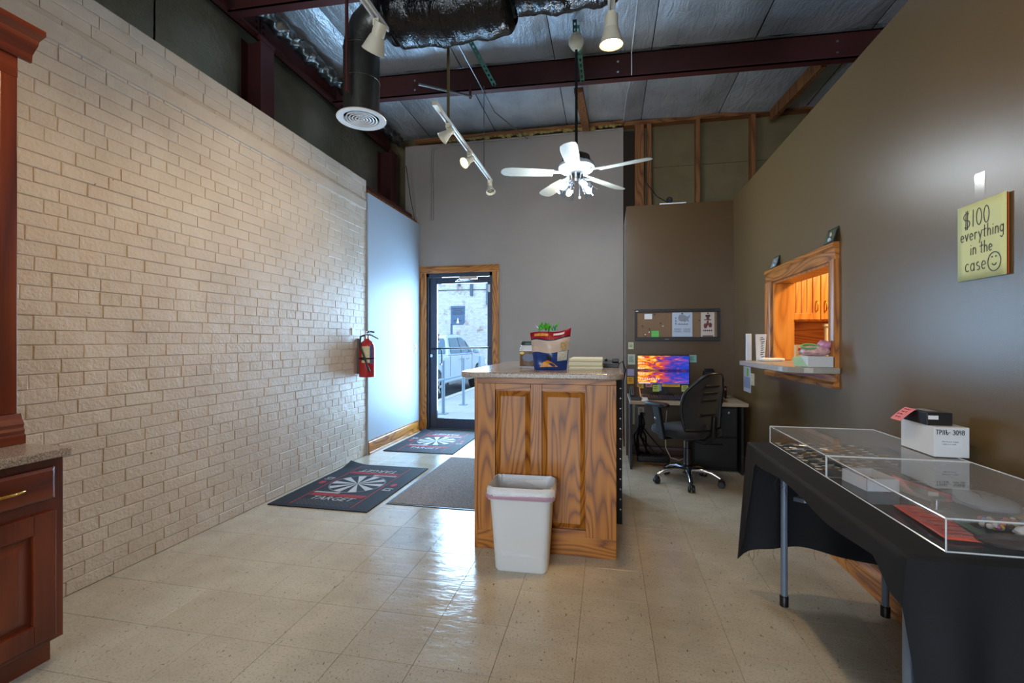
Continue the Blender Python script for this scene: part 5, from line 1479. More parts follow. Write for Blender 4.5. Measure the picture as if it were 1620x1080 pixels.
o = MB().sell((1.20, 3.78, HS + .012), (.09, .035, .012), .4, .5, 18, 8, R(.25, 'Z')).build('rolled_paper', M_PAPER, smooth=60); tag(o, 'flat white roll of paper lying at the far end of the hatch shelf', 'paper')
# photo cards propped on the hatch casing, papers and a switch on the wall below
def card(y0, y1, z0, label, a, b_):
    t_ = thing('photo_card', label, 'photo', (WR - .02, (y0 + y1) / 2, z0))
    m = MB().prism([(WR - .03, y0, z0), (WR - .003, y0, z0 + .088), (WR - .001, y0, z0 + .088), (WR - .028, y0, z0)], (0, y1 - y0, 0)); m.build('card', mat('card_dark_' + a, (30, 34, 32), .35), t_)
    M = face((WR - .031, y1 - .006, z0 + .004), (0, -1, 0), (.027, 0, .088))
    MB().box(0, y1 - y0 - .012, 0, .078, 0, .0006).xf(M).build('photo', mat('photo_bg_' + a, b_, .4, var=.5, vscale=40), t_)
    MB().sell(M @ Vector(((y1 - y0) * .5, .045, .001)), (.002, .014, .018), 1, 1, 10, 6).build('pictured_head', mat('photo_pale_' + a, (190, 170, 150), .5), t_)
    MB().sell(M @ Vector(((y1 - y0) * .5, .014, .0005)), (.002, .022, .016), .8, .8, 10, 6).build('pictured_body', mat('photo_body_' + a, (170, 180, 190), .5), t_)
card(3.86, 3.99, 1.801, 'small photo card on the far corner of the hatch casing', 'a', (120, 130, 140))
card(2.945, 3.075, 1.801, 'photo card of a figure on the near corner of the hatch casing', 'b', (70, 84, 60))
nt_ = thing('notice_sheet', 'white notice sheets with a green mark taped below the hatch shelf', 'paper', (WR, 4.7, .76))
MB().box(WR - .003, WR - .0005, 4.60, 4.82, .76, .995).build('sheet', mat('notice_white', (190, 204, 222), .6), nt_)
MB().box(WR - .005, WR - .003, 4.61, 4.80, .80, .90).build('sheet', mat('notice_lilac', (150, 164, 206), .6), nt_)
MB().box(WR - .005, WR - .003, 4.66, 4.71, .91, .985).build('green_mark', mat('notice_green', (130, 190, 70), .6), nt_)
sw = thing('switch_plate', 'almond blank switch plate on the brown wall under the shelf', 'switch', (WR, 4.54, .83))
MB().box(WR - .008, WR, 4.49, 4.587, .835, .945).build('plate', M_OFFW, sw, bevel=.003)
MB().box(WR - .014, WR - .008, 4.53, 4.547, .878, .902).build('toggle', M_OFFW, sw)
# light switch on the plaster wall
sw = thing('light_switch', 'white light switch on the plaster wall beside the door', 'switch', (-2.55, 5.9, 1.08))
MB().box(-2.55, -2.543, 5.86, 5.935, 1.08, 1.195).build('plate', M_OFFW, sw, bevel=.003)
MB().box(-2.543, -2.534, 5.89, 5.905, 1.125, 1.15).build('toggle', M_OFFW, sw)

# ------------------------------------------------------------------ fire extinguisher on the brick
EX, EY, EZ = -2.465, 4.46, .862
fe = thing('fire_extinguisher', 'red fire extinguisher hanging at the end of the brick wall', 'fire extinguisher', (EX, EY, EZ))
M_RED = mat('extinguisher_red', (176, 30, 34), .28, coat=.4)
MB().lathe([(0, 0), (.078, 0), (.082, .008), (.082, .30), (.074, .34), (.05, .37), (.028, .385), (.026, .40), (0, .40)], 32, T(EX, EY, EZ)).build('cylinder', M_RED, fe, smooth=40)
lab = MB()
def labf(r):
    return lambda u, v: Vector((EX + r * math.cos(math.radians(-100 + 70 * u)), EY + r * math.sin(math.radians(-100 + 70 * u)), EZ + .15 + .17 * v))
lab.grid(labf(.0828), 8, 3); lo_ = lab.build('instruction_label', mat('label_cream', (206, 200, 160), .5, var=.15, vscale=60), fe, smooth=60)
m = MB(); m.grid(lambda u, v: Vector((EX + .0832 * math.cos(math.radians(-42 + 26 * u)), EY + .0832 * math.sin(math.radians(-42 + 26 * u)), EZ + .14 + .19 * v)), 5, 3); m.build('blue_label', mat('label_blue', (84, 86, 140), .5, var=.35, vscale=50), fe, smooth=60)
MB().lathe([(.084, 0), (.085, .008), (.084, .016)], 32, T(EX, EY, EZ + .185)).build('strap', M_BLACK, fe, smooth=60)
MB().box(EX - .01, EX + .03, EY - .096, EY - .08, EZ + .178, EZ + .208).build('strap_buckle', M_BLACK, fe, bevel=.004)
MB().lathe([(.024, 0), (.024, .03), (.018, .035), (.018, .06), (0, .06)], 16, T(EX, EY, EZ + .40)).build('valve', M_CHROME, fe, smooth=40)
MB().tube([(EX, EY, EZ + .445), (EX + .05, EY + .0, EZ + .435), (EX + .12, EY + .02, EZ + .395)], [.009, .008, .007], 8).build('squeeze_lever', M_STEELG, fe, smooth=50)
MB().tube([(EX - .01, EY, EZ + .455), (EX + .03, EY, EZ + .475), (EX + .08, EY + .01, EZ + .465)], .008, 8).build('carry_handle', M_BLACK, fe, smooth=50)
MB().lathe([(0, -.008), (.018, -.008), (.018, .008), (0, .008)], 14, face((EX + .0, EY - .03, EZ + .43), (1, 0, 0), (0, 0, 1))).build('pressure_gauge', M_CHROME, fe, smooth=40)
MB().tube([(EX + .03 + .02 * math.cos(a), EY - .03, EZ + .46 + .02 * math.sin(a)) for a in [i * PI / 8 for i in range(16)]], .003, 6, closed=True).build('pull_pin_ring', M_CHROME, fe)
MB().tube([(EX, EY - .02, EZ + .44), (EX - .035, EY - .07, EZ + .42), (EX - .02, EY - .105, EZ + .32), (EX + .02, EY - .102, EZ + .22), (EX + .055, EY - .095, EZ + .12), (EX + .075, EY - .085, EZ + .06)], [.009, .01, .01, .01, .010, .012], 10).build('hose', M_BLACK, fe, smooth=60)
MB().box(WL + .006, EX - .07, EY - .025, EY + .025, EZ + .03, EZ + .40).build('wall_bracket', M_STEELG, fe)
o = MB().box(WL + .004, WL + .012, 4.33, 4.39, 1.30, 1.37).build('bracket_tag', M_WHITE, bevel=.002); tag(o, 'small white tag on the brick above the extinguisher', 'tag')
# ------------------------------------------------------------------ ducts
vd = thing('supply_duct', 'round dark metal duct dropping to a white ring diffuser', 'duct', (-1.757, 3.10, 2.86))
dx, dy = -1.757, 3.10
m = MB(); r = .128
path = [(dx, dy, 2.87), (dx, dy, 3.36), (dx + .015, dy, 3.43), (dx + .05, dy, 3.51), (dx + .11, dy, 3.56), (dx + .165, dy, 3.575)]
m.tube([path[0], path[1]], r, 28, caps=False); m.build('drop_pipe', M_DUCTM, vd, smooth=50)
MB().tube(path[1:], r, 28, caps=False).build('elbow', M_DUCTM, vd, smooth=20)
for z in (3.35, 3.12): MB().lathe([(r + .001, 0), (r + .004, .004), (r + .001, .008)], 28, T(dx, dy, z)).build('seam', M_DUCTM, vd, smooth=50)
dfz = 2.86
df = MB().lathe([(.128, .012), (.172, .0), (.176, -.006), (.172, -.012), (.128, -.006), (.122, .01)], 40, T(dx, dy, dfz), closed=True).build('diffuser_flange', M_WHITE, vd, smooth=50)
for i, rr_ in enumerate((.112, .09, .068, .046, .024)):
    MB().lathe([(rr_, .0), (rr_ - .010, .028), (rr_ - .013, .027), (rr_ - .006, -.002)], 32, T(dx, dy, dfz - .008), closed=True).build('diffuser_ring', M_WHITE, df, smooth=50)
MB().lathe([(.125, .0), (.0, .0)], 32, T(dx, dy, dfz + .05)).build('dark_throat', M_BLACKM, vd)
for a in (0, PI / 2):
    MB().tube([(dx - .11 * math.cos(a), dy - .11 * math.sin(a), dfz + .012), (dx + .11 * math.cos(a), dy + .11 * math.sin(a), dfz + .012)], .003, 6).build('diffuser_spoke', M_WHITE, df)
fd = thing('flexible_duct', 'fat shiny black wrapped flexible duct under the roof', 'duct', (-.5, 3.05, 3.36))
random.seed(23)
def flex(xa, xb, z0, rad, y):
    m = MB(); n = 44
    def fn(u, v):
        x = xa + (xb - xa) * v
        a = 2 * PI * u
        end = min(1, v / .06, (1 - v) / .06)
        rr_ = rad * (.80 + .2 * math.sqrt(max(0, end))) * (1 + .035 * math.sin(v * 16 + 1) + .02 * math.sin(a * 5 + v * 33) + .012 * math.sin(a * 11 - v * 61))
        sag = -.03 * math.sin(v * PI)
        return Vector((x, y + rr_ * math.cos(a), z0 + sag + rr_ * math.sin(a)))
    m.grid(fn, 36, n, True); return m
flex(-1.50, -.62, 3.575, .215, 3.08).build('wrapped_section', M_BLACKFOIL, fd, smooth=80)
flex(-.64, .10, 3.66, .205, 3.05).build('wrapped_section', M_BLACKFOIL, fd, smooth=80)
flex(.08, 1.2, 3.68, .215, 3.03).build('wrapped_section', M_BLACKFOIL, fd, smooth=80)
for x in (-.63, .09): MB().lathe([(.17, -.012), (.177, 0), (.17, .012)], 28, T(x, 3.065, 3.62 if x < 0 else 3.67) @ R(PI / 2, 'Y')).build('strap', M_BLACK, fd, smooth=60)
MB().lathe([(.0, 0), (.13, 0), (.2, .06), (.205, .1)], 28, T(-1.588, 3.09, 3.58) @ R(PI / 2, 'Y')).build('collar', M_BLACKFOIL, fd, smooth=60)

# ------------------------------------------------------------------ track lighting
def bell(t_, M, lit, energy=0, col=(1, .72, .40), spot=1.7):
    """track head: local -z is the beam; origin at the rail clip"""
    MB().box(-.018, .018, -.035, .035, -.03, .0).xf(M).build('rail_clip', M_LAMPW, t_, bevel=.003)
    MB().tube([M @ Vector((0, 0, -.03)), M @ Vector((0, 0, -.06))], .007, 8).build('swivel', M_LAMPW, t_)
    return t_
def head(label, rail_pt, aim, lit=False, energy=0, size=1.0, col=(1.0, .70, .38), spot=95, lens=40):
    p = Vector(rail_pt); d = (Vector(aim) - p).normalized()
    t_ = thing('track_lamp', label, 'lamp', tuple(p), group='track lamp heads')
    side = Vector((.0, .0, 0))
    MB().box(p.x - .018, p.x + .018, p.y - .03, p.y + .03, p.z - .055, p.z - .019).build('rail_clip', M_LAMPW, t_, bevel=.003)
    c = p + Vector((0, 0, -.085))
    MB().tube([p + Vector((0, 0, -.05)), c], .008, 8).build('swivel', M_LAMPW, t_)
    # matrix with local z along the beam
    zq = d.to_track_quat('Z', 'Y').to_matrix().to_4x4()
    M = T(*c) @ zq
    s = size
    MB().lathe([(0, -.055 * s), (.032 * s, -.055 * s), (.034 * s, -.05 * s), (.034 * s, .01 * s), (.038 * s, .015 * s), (.060 * s, .085 * s), (.063 * s, .09 * s), (.060 * s, .092 * s), (.055 * s, .085 * s), (.033 * s, .018 * s), (0, .018 * s)], 28, M).build('bell_shade', M_LAMPW, t_, smooth=35)
    MB().lathe([(.0, .066 * s), (.045 * s, .062 * s), (.047 * s, .058 * s)], 24, M).build('bulb_face', emit('bulb_warm_%d' % lens, (255, 206, 140), lens) if lit else mat('bulb_off', (120, 112, 100), .2), t_, smooth=60)
    if lit and energy:
        L = bpy.data.lights.new('track_lamp_light', 'SPOT'); L.energy = energy; L.color = col; L.spot_size = math.radians(spot); L.spot_blend = .8; L.shadow_soft_size = .04
        o = bpy.data.objects.new('track_lamp_light', L); COL.objects.link(o)
        o.location = M @ Vector((0, 0, .075 * s)); o.rotation_euler = (-d).to_track_quat('Z', 'Y').to_euler()
    return t_
def rail(label, x, y0, y1, z=2.95, hang=()):
    t_ = thing('track_rail', label, 'track rail', (x, (y0 + y1) / 2, z), group='track rails')
    m = MB(); m.box(x - .018, x - .008, y0, y1, z - .018, z); m.box(x + .008, x + .018, y0, y1, z - .018, z); m.box(x - .018, x + .018, y0, y1, z, z + .004)
    m.build('channel', M_WHITE, t_)
    MB().box(x - .02, x + .02, y0 - .11, y0, z - .022, z + .008).build('end_feed', M_LAMPW, t_, bevel=.003)
    for hy, zt_, rad, m_ in hang: MB().tube([(x, hy, z), (x, hy, zt_)], rad, 8).build('hanger_rod', m_, t_)
    return t_
M_OLIVE = mat('olive_conduit', (104, 92, 60), .5, .3)
rail('white track light rail beside the round duct drop', -1.215, 3.26, 4.80, hang=((3.45, 4.02, .012, M_OLIVE), (4.52, 3.80, .004, M_STEELG)))
rail('white track light rail in front of the round duct', -1.19, .2, 2.36, hang=((.6, 4.0, .006, M_STEELG), (2.05, 4.0, .006, M_STEELG)))
rail('white track light rail over the middle of the room', .02, .3, 2.54, hang=((.7, 4.0, .006, M_STEELG), (2.1, 4.0, .006, M_STEELG)))
head('unlit cream track lamp at the near end of the rail beside the duct', (-1.215, 3.46, 2.95), (-2.2, 3.1, 2.0), size=.8)
head('lit track lamp glowing warm on the rail beside the duct', (-1.215, 4.02, 2.95), (-1.75, 3.35, 2.35), True, 22, col=(1, .76, .46), spot=120, size=.8)
head('unlit cream track lamp at the far end of the rail beside the duct', (-1.215, 4.76, 2.95), (-1.0, 4.4, 2.0), size=.8)
head('large cream track lamp hanging in front of the round duct', (-1.19, 2.27, 2.95), (-2.1, 2.95, 1.7), True, 26, spot=120, size=1.0)
head('cream track lamp nearer the camera aimed at the brick wall', (-1.19, 1.2, 2.95), (-2.5, 1.3, .6), True, 34, spot=120)
head('lit warm track lamp hanging right of the black duct', (.02, 2.46, 2.95), (.02, 2.62, 1.0), True, 32, spot=110)
head('cream track lamp over the camera aimed at the right wall', (.02, 1.1, 2.95), (1.2, 1.8, 1.0), True, 26, spot=110)

# ------------------------------------------------------------------ ceiling fan
fx, fy = -.262, 4.03
cf = thing('ceiling_fan', 'white five blade ceiling fan with four glass lamps on a long rod', 'ceiling fan', (fx, fy, 2.5))
MB().tube([(fx, fy, 2.84), (fx, fy, 3.78)], .012, 10).build('down_rod', M_BLACKM, cf, smooth=50)
MB().lathe([(.0, -.03), (.028, -.03), (.05, -.005), (.066, .03), (.066, .06), (.05, .07), (.044, .10), (.02, .11), (0, .11)], 24, T(fx, fy, 3.77)).build('canopy', M_OFFW, cf, smooth=40)
MB().lathe([(0, .12), (.08, .12), (.115, .10), (.122, .07), (.122, .05)], 36, T(fx, fy, 2.72)).build('motor_top', mat('brushed_nickel', (120, 112, 100), .3, .9), cf, smooth=40)
mh = MB().lathe([(.124, .05), (.15, .03), (.155, .005), (.14, -.02), (.10, -.035), (0, -.035)], 36, T(fx, fy, 2.72)).build('motor_housing', M_WHITE, cf, smooth=40)
for k in range(18):
    a = 2 * PI * k / 18; ca_, sa_ = math.cos(a), math.sin(a)
    M = T(fx + .139 * ca_, fy + .139 * sa_, 2.762) @ R(a, 'Z') @ R(.62, 'Y')
    MB().box(-.014, .014, -.005, .005, -.001, .001).xf(M).build('vent_slot', M_BLACK, mh)
M_BLADE = mat('fan_blade_white', (150, 150, 140), .45)
for k in range(5):
    a = math.radians(124 + 72 * k)
    M = T(fx, fy, 2.675) @ R(a, 'Z') @ R(math.radians(11), 'X')
    bl = MB(); pts = [(.20, -.05), (.35, -.062), (.56, -.068), (.62, -.058), (.645, -.03), (.65, 0), (.645, .03), (.62, .058), (.56, .068), (.35, .062), (.20, .05)]
    bl.prism([(x, y, 0) for x, y in pts], (0, 0, .006)); bo_ = bl.xf(M).build('blade', M_BLADE, cf, bevel=.002)
    ir = MB(); ir.prism([(.10, -.016, .008), (.17, -.016, .008), (.26, -.035, .008), (.27, 0, .008), (.26, .035, .008), (.17, .016, .008), (.10, .016, .008)], (0, 0, .006)); ir.xf(M).build('blade_iron', M_WHITE, bo_)
MB().lathe([(0, .0), (.055, .0), (.06, .02), (.06, .075), (.045, .085)], 24, T(fx, fy, 2.60)).build('switch_housing', M_CHROME, cf, smooth=40)
M_SHADE = clear('clear_lamp_glass', (.90, .95, 1.0), 1.45, .05)
for k in range(4):
    a = math.radians(35 + 90 * k)
    d = Vector((math.cos(a) * .78, math.sin(a) * .78, -.62)).normalized()
    p0 = Vector((fx, fy, 2.61)) + Vector((math.cos(a), math.sin(a), 0)) * .045
    M = T(*p0) @ d.to_track_quat('Z', 'Y').to_matrix().to_4x4()
    arm_ = MB().lathe([(0, 0), (.014, 0), (.014, .03), (.024, .035), (.026, .055), (0, .055)], 16, M).build('lamp_socket', M_CHROME, cf, smooth=40)
    MB().lathe([(.026, .045), (.034, .06), (.048, .095), (.062, .14), (.064, .145), (.060, .143), (.046, .097), (.032, .062)], 24, M).build('glass_shade', M_SHADE, arm_, smooth=50)
    MB().lathe([(.012, .055), (.020, .075), (.026, .095), (.026, .11), (.016, .126), (0, .13)], 18, M).build('bulb', emit('cool_bulb_%d' % k, (226, 240, 255) if k != 1 else (255, 214, 160), 6), arm_, smooth=60)
    L = bpy.data.lights.new('fan_lamp_light', 'POINT'); L.energy = 11; L.color = (.72, .86, 1.0) if k != 1 else (1, .85, .62); L.shadow_soft_size = .03
    o = bpy.data.objects.new('fan_lamp_light', L); COL.objects.link(o); o.location = M @ Vector((0, 0, .19))
MB().tube([(fx + .03, fy - .03, 2.60), (fx + .03, fy - .03, 2.47)], .0015, 5).build('pull_chain', M_CHROME, cf)
MB().sell((fx + .03, fy - .03, 2.462), (.009, .009, .012), 1, 1, 10, 6).build('chain_ball', M_WHITE, cf, smooth=80)

# ------------------------------------------------------------------ green perforated straps, conduits, wires
M_GREEN = mat('green_strut', (24, 84, 66), .45, .3)
def strap(label, p0, p1, w=.022):
    p0 = Vector(p0); p1 = Vector(p1); d = p1 - p0; L = d.length
    M = face(p0, (0, 0, 0) if False else Vector((1, 0, 0)) - d.normalized() * d.normalized().x, d)
    t_ = thing('perforated_strut', label, 'strut', tuple(p0), group='green struts')
    fr2 = MB(); n = int(L / .05)
    fr2.box(-w, -w * .4, 0, L, 0, .004); fr2.box(w * .4, w, 0, L, 0, .004)
    for i in range(n + 1): fr2.box(-w * .4, w * .4, i * .05, i * .05 + .026, 0, .004)
    fr2.xf(M).build('slotted_strip', M_GREEN, t_)
    for s_ in (0, 1):
        MB().lathe([(0, .01), (.008, .008), (.008, 0)], 8, M @ T((-1) ** s_ * w * .7, L - .03 - .04 * s_, .004)).build('bolt', M_CHROME, t_)
strap('green perforated strut hanging from roof to purlin left of the fan', (-1.25, 4.10, 4.02), (-1.11, 4.53, 3.80))
strap('green perforated strut behind the ceiling fan rod', (-.26, 4.10, 4.0), (-.235, 4.50, 3.72))
strap('green perforated strut above the ceiling fan canopy', (-.275, 4.02, 4.0), (-.272, 4.02, 3.86), .018)
tag(MB().tube([(-1.755, 2.9, 4.02), (-1.755, 2.9, 2.95)], .012, 8).build('brown_pipe', M_STEEL, smooth=50), 'thin dark pipe dropping beside the round duct', 'pipe')
tag(MB().tube([(-1.72, 4.05, 3.62), (-1.35, 4.54, 3.72)], .011, 8).build('diagonal_conduit', M_STEELG, smooth=50), 'short grey conduit running from duct to the purlin', 'conduit')
tag(MB().box(-1.375, -1.355, 4.53, 4.55, 3.70, 3.86).build('conduit_hook', M_STEEL), 'small steel hook on the purlin web at left', 'hook')
tag(MB().tube([(-1.35, 3.35, 3.95), (-1.20, 4.9, 3.72), (-1.03, 6.03, 3.90)], .006, 6).build('tie_wire', M_STEELG, smooth=50), 'thin grey tie rod crossing under the roof', 'rod')
tag(MB().tube([(.25, 3.35, 4.0), (.225, 4.55, 3.97), (.225, 4.545, 3.76), (.21, 5.2, 3.93), (.2, 6.0, 4.0)], .005, 6).build('roof_wire', M_WHITE, smooth=50), 'thin white wire along the roof right of the fan', 'wire')
tag(MB().tube([(-2.36, 6.05, 2.9), (-2.36, 6.05, 3.80), (-2.34, 6.05, 3.87), (-2.28, 6.05, 3.905), (-1.8, 6.05, 3.93), (.1, 6.05, 3.93)], .009, 8).build('wall_conduit', M_GREY, smooth=50), 'bent grey conduit along the top of the back wall', 'conduit')
tag(MB().tube([(-2.66, 5.85, 3.6), (-2.62, 5.9, 3.2), (-2.60, 6.0, 2.9)], .005, 6).build('corner_wire', M_BLACK, smooth=50), 'thin black wire hanging in the corner by the steel column', 'wire')
# security camera on the alcove wall head
sc_ = thing('security_camera', 'small black security camera on top of the alcove wall', 'camera', (.65, WA + .05, 2.705))
MB().lathe([(0, 0), (.03, 0), (.03, .012), (0, .012)], 16, T(.65, WA + .05, 2.702)).build('base', M_BLACK, sc_, smooth=40)
MB().lathe([(0, -.035), (.03, -.035), (.033, -.02), (.033, .03), (.028, .035), (0, .035)], 18, face((.65, WA + .03, 2.745), (1, 0, 0), (0, 0, 1))).build('body', M_BLACK, sc_, smooth=40)
MB().lathe([(.012, .0), (.018, .0), (.018, .002), (.012, .002)], 16, face((.65, WA - .006, 2.745), (1, 0, 0), (0, 0, 1)), closed=True).build('lens_ring', M_CHROME, sc_)
tag(MB().box(.55, .82, WA + .005, WA + .11, 2.7005, 2.712).build('white_strip', M_PAPER), 'white strip of card lying under the security camera', 'card')
tag(MB().tube([(.64, WA + .08, 2.74), (.55, WA + .25, 2.86), (.46, 5.95, 3.2), (.46, 6.05, 3.5)], .005, 6).build('camera_cable', M_BLACK, smooth=50), 'black cable running up from the security camera', 'cable')

# ------------------------------------------------------------------ outside the door
M_WALK = mat('concrete_walk', (150, 152, 150), .85, var=.1, vscale=1.5, bmp=.2, bscale=40)
M_ROAD = mat('asphalt', (74, 78, 86), .9, var=.15, vscale=3)
ws = sthing('sidewalk', (0, 9, -.03))
for i in range(9):
    y0 = 6.34 + i * 1.5
    MB().box(-3.43, 2.5, y0, y0 + 1.49, -.13, -.03).build('slab', M_WALK, ws, bevel=.006)
struct(MB().box(-3.58, -3.435, 6.34, 20, -.2, -.02).build('curb', mat('kerb_concrete', (176, 174, 166), .85)))
struct(MB().box(-12, -3.58, 2, 24, -.25, -.16).build('road', M_ROAD))
bd = thing('brick_building', 'whitewashed brick building across the end of the street', 'building', (-6, 17, 0))
def white_brick():
    m, nt, b = _new('whitewashed_brick')
    geo = N(nt, 'ShaderNodeNewGeometry'); sp = N(nt, 'ShaderNodeSeparateXYZ'); nt.links.new(geo.outputs['Position'], sp.inputs[0])
    cv = N(nt, 'ShaderNodeCombineXYZ'); nt.links.new(sp.outputs[0], cv.inputs[0]); nt.links.new(sp.outputs[2], cv.inputs[1])
    br_ = N(nt, 'ShaderNodeTexBrick'); br_.inputs['Scale'].default_value = 4.0
    br_.inputs['Color1'].default_value = lin((176, 172, 168)); br_.inputs['Color2'].default_value = lin((196, 192, 188)); br_.inputs['Mortar'].default_value = lin((160, 156, 154))
    nt.links.new(cv.outputs[0], br_.inputs['Vector'])
    f = noise(nt, geo.outputs['Position'], 2.6, 5, .7)
    c = mixc(nt, ramp(nt, f, [(.54, (0, 0, 0, 1)), (.68, (.8, .8, .8, 1))]), br_.outputs[0], lin((126, 104, 96)))
    nt.links.new(c, b.inputs['Base Color']); b.inputs['Roughness'].default_value = .9
    return m
MB().box(-14, 4, 17, 17.3, -.2, 7).build('wall', white_brick(), bd)
for x, z0, z1 in ((-5.55, 3.35, 4.2), (-5.05, 2.95, 4.2), (-4.42, 2.6, 3.85), (-3.82, 2.3, 3.6), (-3.80, 1.3, 1.9)):
    MB().box(x - .05, x + .05, 16.93, 17, z0, z1).build('pipe', mat('slate_metal', (56, 74, 92), .5), bd)
for z_, r_ in ((4.13, .025), (4.39, .025), (3.2, .014)):
    MB().tube([(-13, 16.97, z_), (-5, 16.97, z_ - .02), (3.5, 16.97, z_)], r_, 6).build('wall_cable', M_BLACK, bd, smooth=60)
ss = thing('street_sign', 'slate blue sign panel with white triangle on a post outside', 'sign', (-5.1, 15.5, -.1))
M_SLATE = mat('slate_blue_sign', (58, 84, 112), .5)
MB().prism([(-4.68, 13.5, 1.72), (-4.29, 13.5, 1.72), (-4.24, 13.5, 1.80), (-4.23, 13.5, 2.30), (-4.68, 13.5, 2.30)], (0, .04, 0)).build('panel', M_SLATE, ss)
MB().box(-4.69, -4.63, 13.5, 13.54, -.2, 1.74).build('post', M_SLATE, ss)
m = MB()
for i, (a, b_) in enumerate(((.04, .40), (.09, .36), (.05, .41), (.06, .40))): m.box(-4.68 + a, -4.68 + b_, 13.49, 13.5, 2.21 - i * .055, 2.235 - i * .055)
m.box(-4.58, -4.34, 13.49, 13.5, 1.84, 1.87)
m.build('dark_lettering', mat('sign_dark', (34, 50, 70), .5), ss)
m = MB(); m.prism([(-4.49, 13.488, 1.77), (-4.41, 13.488, 1.77), (-4.44, 13.488, 1.93), (-4.455, 13.488, 1.93)], (0, .01, 0)); m.build('white_triangle', M_PAPER, ss)
for o_ in ss.children:   # the sign stands beyond the truck, on the far side of the street
    o_.data.transform(Matrix.Translation(-Vector((-5.1, 15.5, -.1))) @ Matrix.Translation((0, 0, 1.238)) @ Matrix.Scale(15.6 / 13.5, 4) @ Matrix.Translation((0, 0, -1.238)) @ Matrix.Translation(Vector((-5.1, 15.5, -.1))))
# pipe railing on the walk
rl = thing('pipe_railing', 'grey pipe railing with three posts outside the door', 'railing', (-2.79, 8.3, -.03))
M_RAIL = mat('painted_pipe', (130, 150, 168), .45, .3)
for y in (7.66, 8.81, 10.0):
    p_ = MB().tube([(-2.79, y, -.03), (-2.79, y, .90)], .03, 12).build('post', M_RAIL, rl, smooth=50)
    MB().box(-2.86, -2.72, y - .07, y + .07, -.03, -.015).build('foot_plate', M_RAIL, p_)
for z_ in (.57,): MB().tube([(-2.79, 6.9, z_), (-2.79, 10.6, z_)], .024, 10).build('rail', M_RAIL, rl, smooth=50)

# pickup truck parked along the curb
tk = thing('pickup_truck', 'silver crew cab pickup truck parked at the curb outside', 'truck', (-4.5, 11.83, -.16))
GZ = -.16

def P(y, z): return (y, z + GZ)
M_SILV = mat('silver_car_paint', (172, 188, 204), .25, .45, coat=.5)
M_CARG = mat('car_glass', (60, 90, 110), .08)
XR, XL = -3.78, -5.45
bodyp = [(8.05, .42), (8.05, .98), (8.12, 1.02), (9.72, 1.02), (9.74, 1.03), (11.9, 1.03), (12.5, .98), (13.1, .92), (13.32, .80), (13.36, .45), (13.25, .36), (12.98, .36)]
def wheelarch(cy, r=.40, n=8): return [(cy + r * math.cos(PI * i / n), .36 + r * math.sin(PI * i / n) * .95) for i in range(n + 1)]
bodyp = bodyp[:-1] + wheelarch(12.35) + wheelarch(9.0) + [(8.2, .36)]
m = MB(); m.prism([(XR, y, z + GZ) for y, z in bodyp], (XL - XR, 0, 0)); m.build('body', M_SILV, tk, bevel=.03)
cabp = [(9.74, 1.03), (9.95, 1.50), (10.15, 1.56), (11.1, 1.57), (11.35, 1.52), (12.05, 1.03)]
m = MB(); n = len(cabp)
a_ = [Vector((XR - .02 - .16 * (z - 1.03) / .54, y, z + GZ)) for y, z in cabp]; b2 = [Vector((XL + .02 + .16 * (z - 1.03) / .54, y, z + GZ)) for y, z in cabp]
m.add(a_ + b2, [tuple(range(n)), tuple(range(2 * n - 1, n - 1, -1))] + [(i, n + i, n + (i + 1) % n, (i + 1) % n) for i in range(n)]); m.build('cab', M_SILV, tk, bevel=.03)
def cabx(z): return XR - .02 - .16 * (z - 1.03) / .54 + .006
for q in ([(9.98, 1.08), (10.72, 1.08), (10.72, 1.48), (10.12, 1.47)], [(10.80, 1.08), (11.50, 1.08), (11.28, 1.44), (11.12, 1.49), (10.80, 1.49)], [(11.55, 1.08), (11.85, 1.08), (11.38, 1.42)]):
    m = MB(); m.prism([(cabx(z), y, z + GZ) for y, z in q], (.012, 0, 0)); m.build('side_window', M_CARG, tk)
m = MB(); m.prism([(XR - .14, 12.0, 1.07 + GZ), (XL + .14, 12.0, 1.07 + GZ), (XL + .24, 11.42, 1.5 + GZ), (XR - .24, 11.42, 1.5 + GZ)], (0, .02, .02)); m.build('windscreen', M_CARG, tk)
m = MB(); m.prism([(XR - .1, 9.74, 1.09 + GZ), (XL + .1, 9.74, 1.09 + GZ), (XL + .18, 9.90, 1.45 + GZ), (XR - .18, 9.90, 1.45 + GZ)], (0, -.02, .01)); m.build('rear_window', M_CARG, tk)
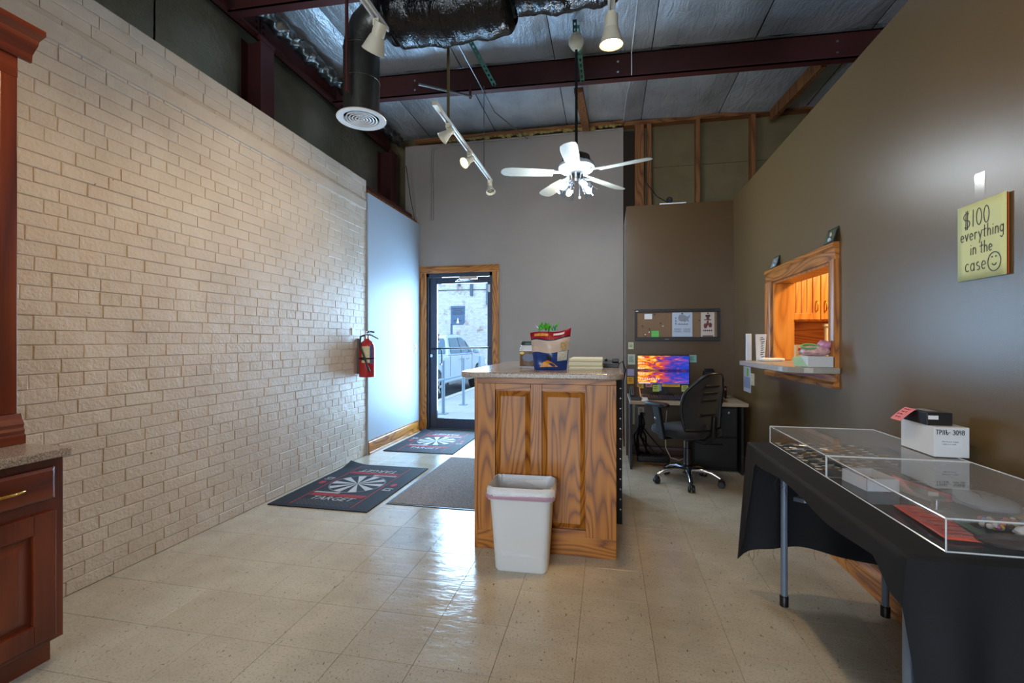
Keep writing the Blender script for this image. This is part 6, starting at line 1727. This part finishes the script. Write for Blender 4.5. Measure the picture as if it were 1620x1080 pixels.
for cy in (9.0, 12.35):
    for x in (XR - .02, XL + .02):
        w_ = MB().lathe([(0, -.11), (.30, -.11), (.345, -.08), (.345, .08), (.30, .11), (.2, .11), (.2, .08), (0, .08)], 28, face((x - .09 if x > -4.5 else x + .09, cy, .345 + GZ), (0, 1, 0), (0, 0, 1))).build('wheel', M_BLACK, tk, smooth=40)
        sx = x + .012 if x > -4.5 else x - .012
        for k in range(6):
            a = k * PI / 3
            MB().prism([(sx, cy + .03 * math.cos(a + 1.57), .345 + GZ + .03 * math.sin(a + 1.57)), (sx, cy + .19 * math.cos(a + .16), .345 + GZ + .19 * math.sin(a + .16)), (sx, cy + .19 * math.cos(a - .16), .345 + GZ + .19 * math.sin(a - .16)), (sx, cy + .03 * math.cos(a - 1.57), .345 + GZ + .03 * math.sin(a - 1.57))], (.02, 0, 0)).build('spoke', M_CHROME, w_)
for y in (10.65, 11.35): MB().box(XR, XR + .03, y - .16, y, .90 + GZ, .935 + GZ).build('door_handle', M_CHROME, tk, bevel=.006)
m = MB()
for y in (9.85, 10.76, 11.72): m.box(XR - .002, XR + .003, y - .006, y + .006, .45 + GZ, 1.02 + GZ)
m.build('door_gaps', M_BLACK, tk)
MB().sell((XR + .12, 11.75, 1.13 + GZ), (.10, .06, .08), .5, .5, 14, 8).build('side_mirror', M_SILV, tk, smooth=60)
MB().box(XR, XR + .06, 9.6, 11.8, .34 + GZ, .40 + GZ).build('running_board', M_STEELG, tk, bevel=.01)
MB().box(XR - .1, XR + .006, 8.03, 8.16, .62 + GZ, .98 + GZ).build('tail_lamp', mat('tail_red', (170, 30, 40), .25), tk, bevel=.01)
MB().box(XR - .3, XR + .004, 13.18, 13.36, .66 + GZ, .82 + GZ).build('head_lamp', M_WHITE, tk, bevel=.02)
MB().box(XR + .01, XL - .01, 7.92, 8.06, .42 + GZ, .58 + GZ).build('rear_bumper', M_CHROME, tk, bevel=.02)
MB().box(XR + .01, XL - .01, 13.34, 13.48, .38 + GZ, .60 + GZ).build('front_bumper', M_CHROME, tk, bevel=.02)

for o_ in tk.children: o_.location.y += 1.03
